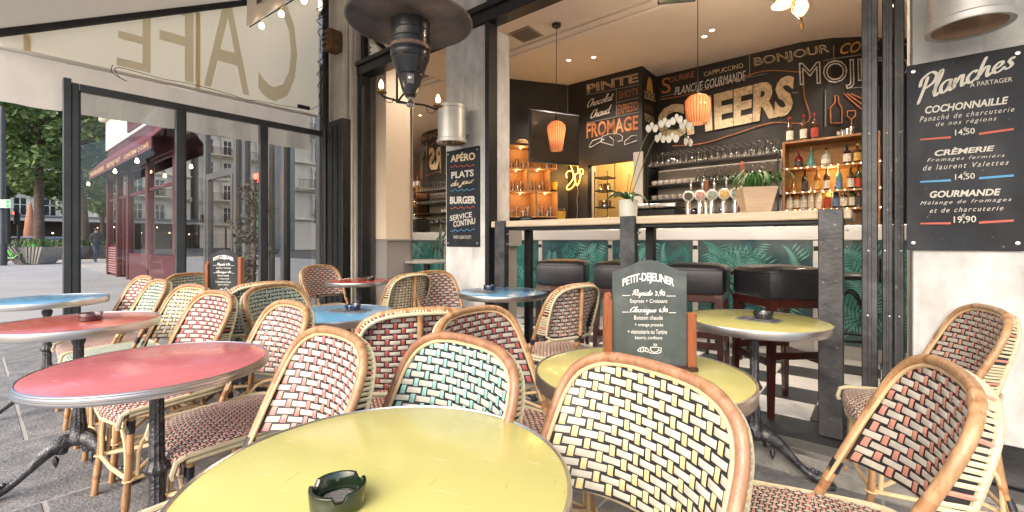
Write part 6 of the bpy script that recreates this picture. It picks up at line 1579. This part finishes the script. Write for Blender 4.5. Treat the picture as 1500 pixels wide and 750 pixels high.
def tree(x, y, h, cr, label, lean=(0, 0), seed=1, size=.20, tr=.17, low=.42, n=34, per=110):
    r_ = random.Random(seed); t = thing('plane_tree', label, 'tree', (x, y, 0), 0, 'trees on the square')
    P = [(0, 0, -.05), (lean[0] * .4, lean[1] * .4, h * .3), (lean[0], lean[1], h * .62), (lean[0] * 1.1, lean[1] * 1.1, h * .9)]
    tk = MB().tube(catmull(P, 4), [tr * (1.25 - .9 * i / 12) for i in range(13)], 12).build('trunk', BARK, t)
    clumps = []
    for k in range(n):
        a = r_.uniform(0, 6.28); rr = cr * math.sqrt(r_.random()); z = h * r_.uniform(low, 1.0); f = 1 - abs((z / h - .68) / .45) ** 2
        clumps.append(((lean[0] + math.cos(a) * rr * max(.3, f), lean[1] + math.sin(a) * rr * max(.3, f), z), r_.uniform(.5, 1.05) * cr * .32))
    for k, (c, _) in enumerate(clumps[:9]):
        s_ = Vector((lean[0], lean[1], h * (.45 + .04 * k))); c = Vector(c); MB().tube([s_, (s_ + c) / 2 + Vector((0, 0, .2)), c], [tr * .35, tr * .22, .02], 6).build('limb', BARK, t)
    b = MB(); leafmass(b, clumps, per, size, r_); b.build('crown', LEAFM, t)
    return t
q = px(57, 360, d=24); tree(q.x, q.y, 11.5, 3.6, 'plane tree left of the tall screen post rising behind the concrete planter', (.2, 0), 3, size=.17, tr=.20, low=.40, n=64, per=120)
q = px(127, 360, d=27); tree(q.x, q.y, 11, 3.4, 'leaning plane tree seen through the first pane of the screen', (-1.0, -.3), 5, size=.17, tr=.20, low=.38, n=60, per=120)
q = px(10, 360, d=31); tree(q.x, q.y, 11, 3.6, 'plane tree at the left picture edge beyond the first one', (0, 0), 8, size=.2, low=.38, n=44, per=90)
q = px(150, 360, d=42); tree(q.x, q.y, 12, 4.5, 'farther tree by the corner of the burgundy cafe', (0, 0), 11, size=.25, low=.35, n=44, per=90)

CONC = mat('planter_concrete', (.26, .25, .235), .8, var=.2, vscale=4, bump=.3, bscale=15)
def planter(u, v, d, label, rz=0.):
    q = px(u, v, Z=0); t = thing('street_planter', label, 'planter', (q.x, q.y, 0), YAW + rz, 'faceted concrete planters')
    W, H = 1.25, .78
    vs = [(-W * .45, -.35, .02), (W * .45, -.35, .02), (W * .45, .35, .02), (-W * .45, .35, .02), (-W * .8, -.6, H), (W * .8, -.6, H), (W * .8, .6, H), (-W * .8, .6, H)]
    bd = MB().add(vs, [(3, 2, 1, 0), (4, 5, 6, 7), (0, 1, 5, 4), (1, 2, 6, 5), (2, 3, 7, 6), (3, 0, 4, 7)]).build('planter_body', CONC, t)
    for k in range(5):
        for sx in (-1, 1):
            x0 = sx * (.10 + k * .0); xb = sx * (.04 + k * .11); xt = sx * (.30 + k * .17)
            MB().add([(xb - .035, -.41, .02), (xb + .035, -.41, .02), (xb + .035, -.33, .02), (xb - .035, -.33, .02), (xt - .05, -.70, H + .04), (xt + .05, -.70, H + .04), (xt + .05, -.55, H + .04), (xt - .05, -.55, H + .04)],
                     [(3, 2, 1, 0), (4, 5, 6, 7), (0, 1, 5, 4), (1, 2, 6, 5), (2, 3, 7, 6), (3, 0, 4, 7)]).build('fin', CONC, t)
    b = MB(); grass(b, 120, (0, 0, H - .02), .7, .45, .3, .03); b.build('plants', LEAFM, t)
planter(52, 387, 20, 'pale finned concrete planter left of the tall screen post'); planter(95, 381, 22, 'finned concrete planter partly hidden by the tall screen post', .4)
planter(124, 379, 24, 'dark looking finned planter seen through the first pane', .7); planter(152, 376, 26, 'finned planter beside the burgundy cafe corner', .7)

# lamp pole with direction signs at the left edge
q = px(3, 389, Z=0); t = thing('lamp_pole', 'dark grey lamp pole cut by the left picture edge', 'lamp pole', (q.x, q.y, 0))
MB().lathe([(.16, 0), (.16, .9), (.12, 1.0), (.11, 6.5), (.06, 7)], 16).build('pole', DARKFRAME, t)
for v, l in ((296, 'upper green white direction sign on the lamp pole'), (302, 'lower green white direction sign on the lamp pole')):
    qz = EYE + (352 - v) / FP * px(3, 389, Z=0).dot(Vector((-CS, CC, 0))); s_ = thing('direction_sign', l, 'sign', (q.x, q.y, qz), YAW, 'direction signs')
    MB().bb(-.1, .60, -.20, -.17, -.10, .10, ch=.01).build('sign_plate', mat('sign_pale_green', (.35, .45, .38), .5), s_); MB().bb(.42, .54, -.206, -.2005, -.06, .06).build('green_mark', mat('sign_green', (.03, .35, .14), .5), s_)
# bicycle
def torus(b, c, Rr, r_, ax, n=32, mi=0): b.tube([Vector(c) + ax @ Vector((Rr * math.cos(2 * PI * k / n), Rr * math.sin(2 * PI * k / n), 0)) for k in range(n)], r_, 6, mi, closed=True)
q = px(22, 388, Z=0); t = thing('bicycle', 'bright green rental bicycle parked by the lamp pole', 'bicycle', (q.x, q.y, 0), YAW + .3)
GRN = mat('bike_green', (.12, .50, .08), .35, coat=.4); TY = mat('tyre', (.02, .02, .02), .8); AXX = Matrix.Rotation(R(90), 3, 'X')
for x in (-.52, .52):
    b = MB(); torus(b, (x, 0, .34), .32, .022, AXX); wh = b.build('wheel', TY, t)
    b = MB(); 
    for k in range(10): a = k * PI / 5; b.tube([(x, 0, .34), (x + .31 * math.cos(a), 0, .34 + .31 * math.sin(a))], .003, 4)
    b.build('spokes', CHROME, wh); 
    b = MB(); b.tube([(x + .37 * math.cos(a), 0, .34 + .37 * math.sin(a)) for a in [.2 + k * .28 for k in range(10)]], .03, 6, flat=(1.6, .4)); b.build('mudguard', GRN, t)
b = MB(); b.tube([(-.52, 0, .34), (-.05, 0, .30), (.40, 0, .75)], .03, 8); b.tube([(-.05, 0, .30), (-.20, 0, .85)], .025, 8); b.tube([(.52, 0, .34), (.38, 0, 1.0)], .022, 8); b.tube([(-.52, 0, .34), (-.17, 0, .70)], .015, 6); b.build('frame', GRN, t)
MB().tube([(.38, -.28, 1.05), (.36, 0, 1.0), (.38, .28, 1.05)], .016, 8).build('handlebar', BLACKMETAL, t); MB().box((-.22, 0, .90), (.26, .14, .06), 0, .02).build('saddle', BLACKMETAL, t)
MB().bb(.50, .80, -.17, .17, .72, .95, ch=.03).build('basket', GRN, t)
# cars
def car(u, v, col, label, rz):
    q = px(u, v, Z=0); t = thing('parked_car', label, 'car', (q.x, q.y, 0), rz, 'cars on the far road')
    m = mat('car_' + label.split()[0], col, .25, .3, coat=.8)
    pr = [(-2.1, .35), (-2.15, .75), (-1.6, .92), (-1.0, 1.42), (.5, 1.45), (1.15, .98), (2.0, .82), (2.15, .5), (2.1, .32)]
    n = len(pr); vs = [(x, -.85 + (.12 if z > 1 else 0), z) for x, z in pr] + [(x, .85 - (.12 if z > 1 else 0), z) for x, z in pr]
    MB().add(vs, [tuple(range(n))[::-1], tuple(range(n, 2 * n))] + [(i, (i + 1) % n, n + (i + 1) % n, n + i) for i in range(n)]).build('body', m, t)
    for sy_ in (-1, 1):
        MB().add([(-1.45, sy_ * .80, .98), (.95, sy_ * .80, 1.02), (.45, sy_ * .745, 1.36), (-.95, sy_ * .745, 1.36)], [(0, 1, 2, 3)]).build('side_window', DKGLASS, t).location.y = sy_ * .035
    for x in (-1.35, 1.35):
        for y in (-.84, .84): 
            w_ = MB().lathe([(.12, -.1), (.30, -.1), (.33, -.07), (.33, .07), (.30, .1), (.12, .1)], 20, (x, y, .33), ax=AXX).build('wheel', TY, t); MB().lathe([(0, -.105), (.19, -.104), (.19, .104), (0, .105)], 14, (x, y, .33), ax=AXX).build('rim', ALU, w_)
    for y in (-.6, .6): MB().bb(2.06, 2.12, y - .15, y + .15, .6, .72, ch=.02).build('headlight', CHROME, t)
car(76, 369.5, (.34, .36, .40), 'silver car standing on the far road behind the first tree', R(100)); car(34, 370.5, (.60, .60, .60), 'white car at the far kerb near the left edge', R(95)); car(230, 372, (.1, .1, .11), 'dark car far down the road', R(90))
# folded parasol, traffic light
q = px(44, 368, d=44); t = thing('folded_parasol', 'tall folded orange parasol before the far cafe', 'parasol', (q.x, q.y, 0))
MB().lathe([(.25, .9), (.5, 1.3), (.35, 3.0), (.14, 4.6), (0, 4.9)], 12).build('folded_canvas', mat('orange_canvas', (.50, .24, .15), .8), t); MB().tube([(0, 0, 0), (0, 0, 5)], .05, 8).build('pole', ALU, t)
q = px(27, 374, Z=0); t = thing('traffic_light', 'slim dark traffic light post with red lamp before the far cafe', 'traffic light', (q.x, q.y, 0))
MB().tube([(0, 0, 0), (0, 0, 3.1)], .09, 10).build('pole', BLACKMETAL, t); MB().box((0, -.12, 2.8), (.34, .25, 1.0), 0, .03).build('lamp_housing', BLACKMETAL, t)
MB().lathe([(0, 0), (.11, 0), (.10, .03), (0, .05)], 14, (.1, -.22, 3.1), ax=Matrix.Rotation(R(90), 3, 'X')).build('red_lamp', mat('red_signal', (1, .05, .03), .3, emit=(1, .04, .02), estr=6), t)
# pedestrian
def person(u, v, label, rz):
    q = px(u, v, Z=0); t = thing('person', label, 'person', (q.x, q.y, 0), rz)
    J = {'pel': (0, 0, .95), 'sp': (0, .02, 1.15), 'ch': (0, .01, 1.36), 'nk': (0, .0, 1.50), 'hd': (0, -.03, 1.60), 'ht': (0, -.03, 1.72),
         'ls': (-.18, 0, 1.41), 'le': (-.24, .06, 1.15), 'lw': (-.22, -.08, .93), 'lh': (-.22, -.12, .84), 'rs': (.18, 0, 1.41), 're': (.24, .0, 1.14), 'rw': (.23, -.16, .98), 'rh': (.22, -.22, .92),
         'lhp': (-.09, 0, .90), 'lk': (-.10, -.14, .50), 'la': (-.10, -.04, .09), 'lt': (-.10, -.20, .03), 'rhp': (.09, 0, .90), 'rk': (.10, .04, .49), 'ra': (.10, .28, .12), 'rt': (.10, .18, .03)}
    Rr = {'pel': .13, 'sp': .125, 'ch': .145, 'nk': .055, 'hd': .085, 'ht': .06, 'ls': .065, 'le': .045, 'lw': .03, 'lh': .03, 'rs': .065, 're': .045, 'rw': .03, 'rh': .03, 'lhp': .09, 'lk': .058, 'la': .04, 'lt': .035, 'rhp': .09, 'rk': .058, 'ra': .04, 'rt': .035}
    E_ = [('pel', 'sp'), ('sp', 'ch'), ('ch', 'nk'), ('nk', 'hd'), ('hd', 'ht'), ('ch', 'ls'), ('ls', 'le'), ('le', 'lw'), ('lw', 'lh'), ('ch', 'rs'), ('rs', 're'), ('re', 'rw'), ('rw', 'rh'), ('pel', 'lhp'), ('lhp', 'lk'), ('lk', 'la'), ('la', 'lt'), ('pel', 'rhp'), ('rhp', 'rk'), ('rk', 'ra'), ('ra', 'rt')]
    ks = list(J); me = bpy.data.meshes.new('body'); me.from_pydata([J[k] for k in ks], [(ks.index(a), ks.index(c)) for a, c in E_], [])
    o = bpy.data.objects.new('body', me); COL.objects.link(o); o.modifiers.new('s', 'SKIN')
    for i, k in enumerate(ks):
        sv = me.skin_vertices[0].data[i]; sv.radius = (Rr[k], Rr[k]); sv.use_root = (k == 'pel')
    ss = o.modifiers.new('u', 'SUBSURF'); ss.levels = 1; ss.render_levels = 1
    dg = bpy.context.evaluated_depsgraph_get(); m2 = bpy.data.meshes.new_from_object(o.evaluated_get(dg)); bpy.data.objects.remove(o)
    for m_ in (mat('dark_coat', (.05, .055, .065), .8), mat('skin', (.45, .26, .18), .6), mat('jeans', (.06, .08, .12), .8), mat('shoe', (.03, .02, .02), .6)): m2.materials.append(m_)
    for p_ in m2.polygons:
        z = p_.center.z; x = abs(p_.center.x); p_.material_index = 1 if z > 1.50 or (x > .19 and z < .93 and z > .7) else 3 if z < .09 else 2 if z < .88 else 0; p_.use_smooth = True
    obj('body', m2, t)
    MB().lathe([(.095, 1.60), (.098, 1.66), (.07, 1.73), (0, 1.755)], 14, (0, -.015, 0)).build('hair', mat('dark_hair', (.03, .02, .015), .8), t)
    for x in (-.03, .03): MB().lathe([(0, -.006), (.009, 0), (0, .006)], 8, (x, -.108, 1.63)).build('eye', BLK, t)
    MB().lathe([(0, -.02), (.012, -.01), (.008, .02), (0, .025)], 8, (0, -.115, 1.60)).build('nose', mat('skin', (0, 0, 0)), t)
    return t
person(141, 384, 'pedestrian in dark coat and jeans walking past the planters behind the screen', YAW + 1.2)
# shrubs and odd things by the shop glass
q = px(447, 395, Y=2.25); 
t = thing('flowering_shrub', 'tall loose shrub with purple leaves standing outside by the shop glass', 'shrub', (-6.3, 2.35, 0))
MB().lathe([(.16, 0), (.20, .4), (.18, .4), (0, .38)], 20).build('pot', CONC, t)
MB().tube([(0, 0, .35), (.03, 0, 1.0), (0, .02, 1.9)], .02, 6).build('stem', BARK, t)
b = MB(); r_ = random.Random(4)
leafmass(b, [((r_.uniform(-.14, .14), r_.uniform(-.12, .12), .6 + k * .12), .18) for k in range(11)], 70, .028, r_); b.build('leaves', mat('purple_leaf', (.12, .05, .07), .6, var=.4, vscale=9, col2=(.10, .14, .06), translucent=.2), t)
t = thing('hanging_lantern', 'small red heart shaped light with green ribbon hanging in the shop window', 'lamp', (gx(394), 2.70, 0))
q = px(394, 256, Y=2.7)
MB().lathe([(0, -.08), (.04, -.03), (.055, .02), (.03, .05), (0, .04)], 14, (0, 0, q.z)).build('red_light', mat('red_glow', (1, .08, .05), .3, emit=(1, .05, .03), estr=4), t)
b = MB(); 
for k in range(30): z = q.z - .15 - k * .022; b.tube([(0, 0, z), (rnd.uniform(-.07, .07), rnd.uniform(-.05, .05), z - .05)], .006, 4)
b.tube([(0, 0, q.z), (0, 0, q.z - .85)], .008, 5); b.build('green_garland', mat('green_ribbon', (.02, .22, .09), .5), t, kind='stuff')
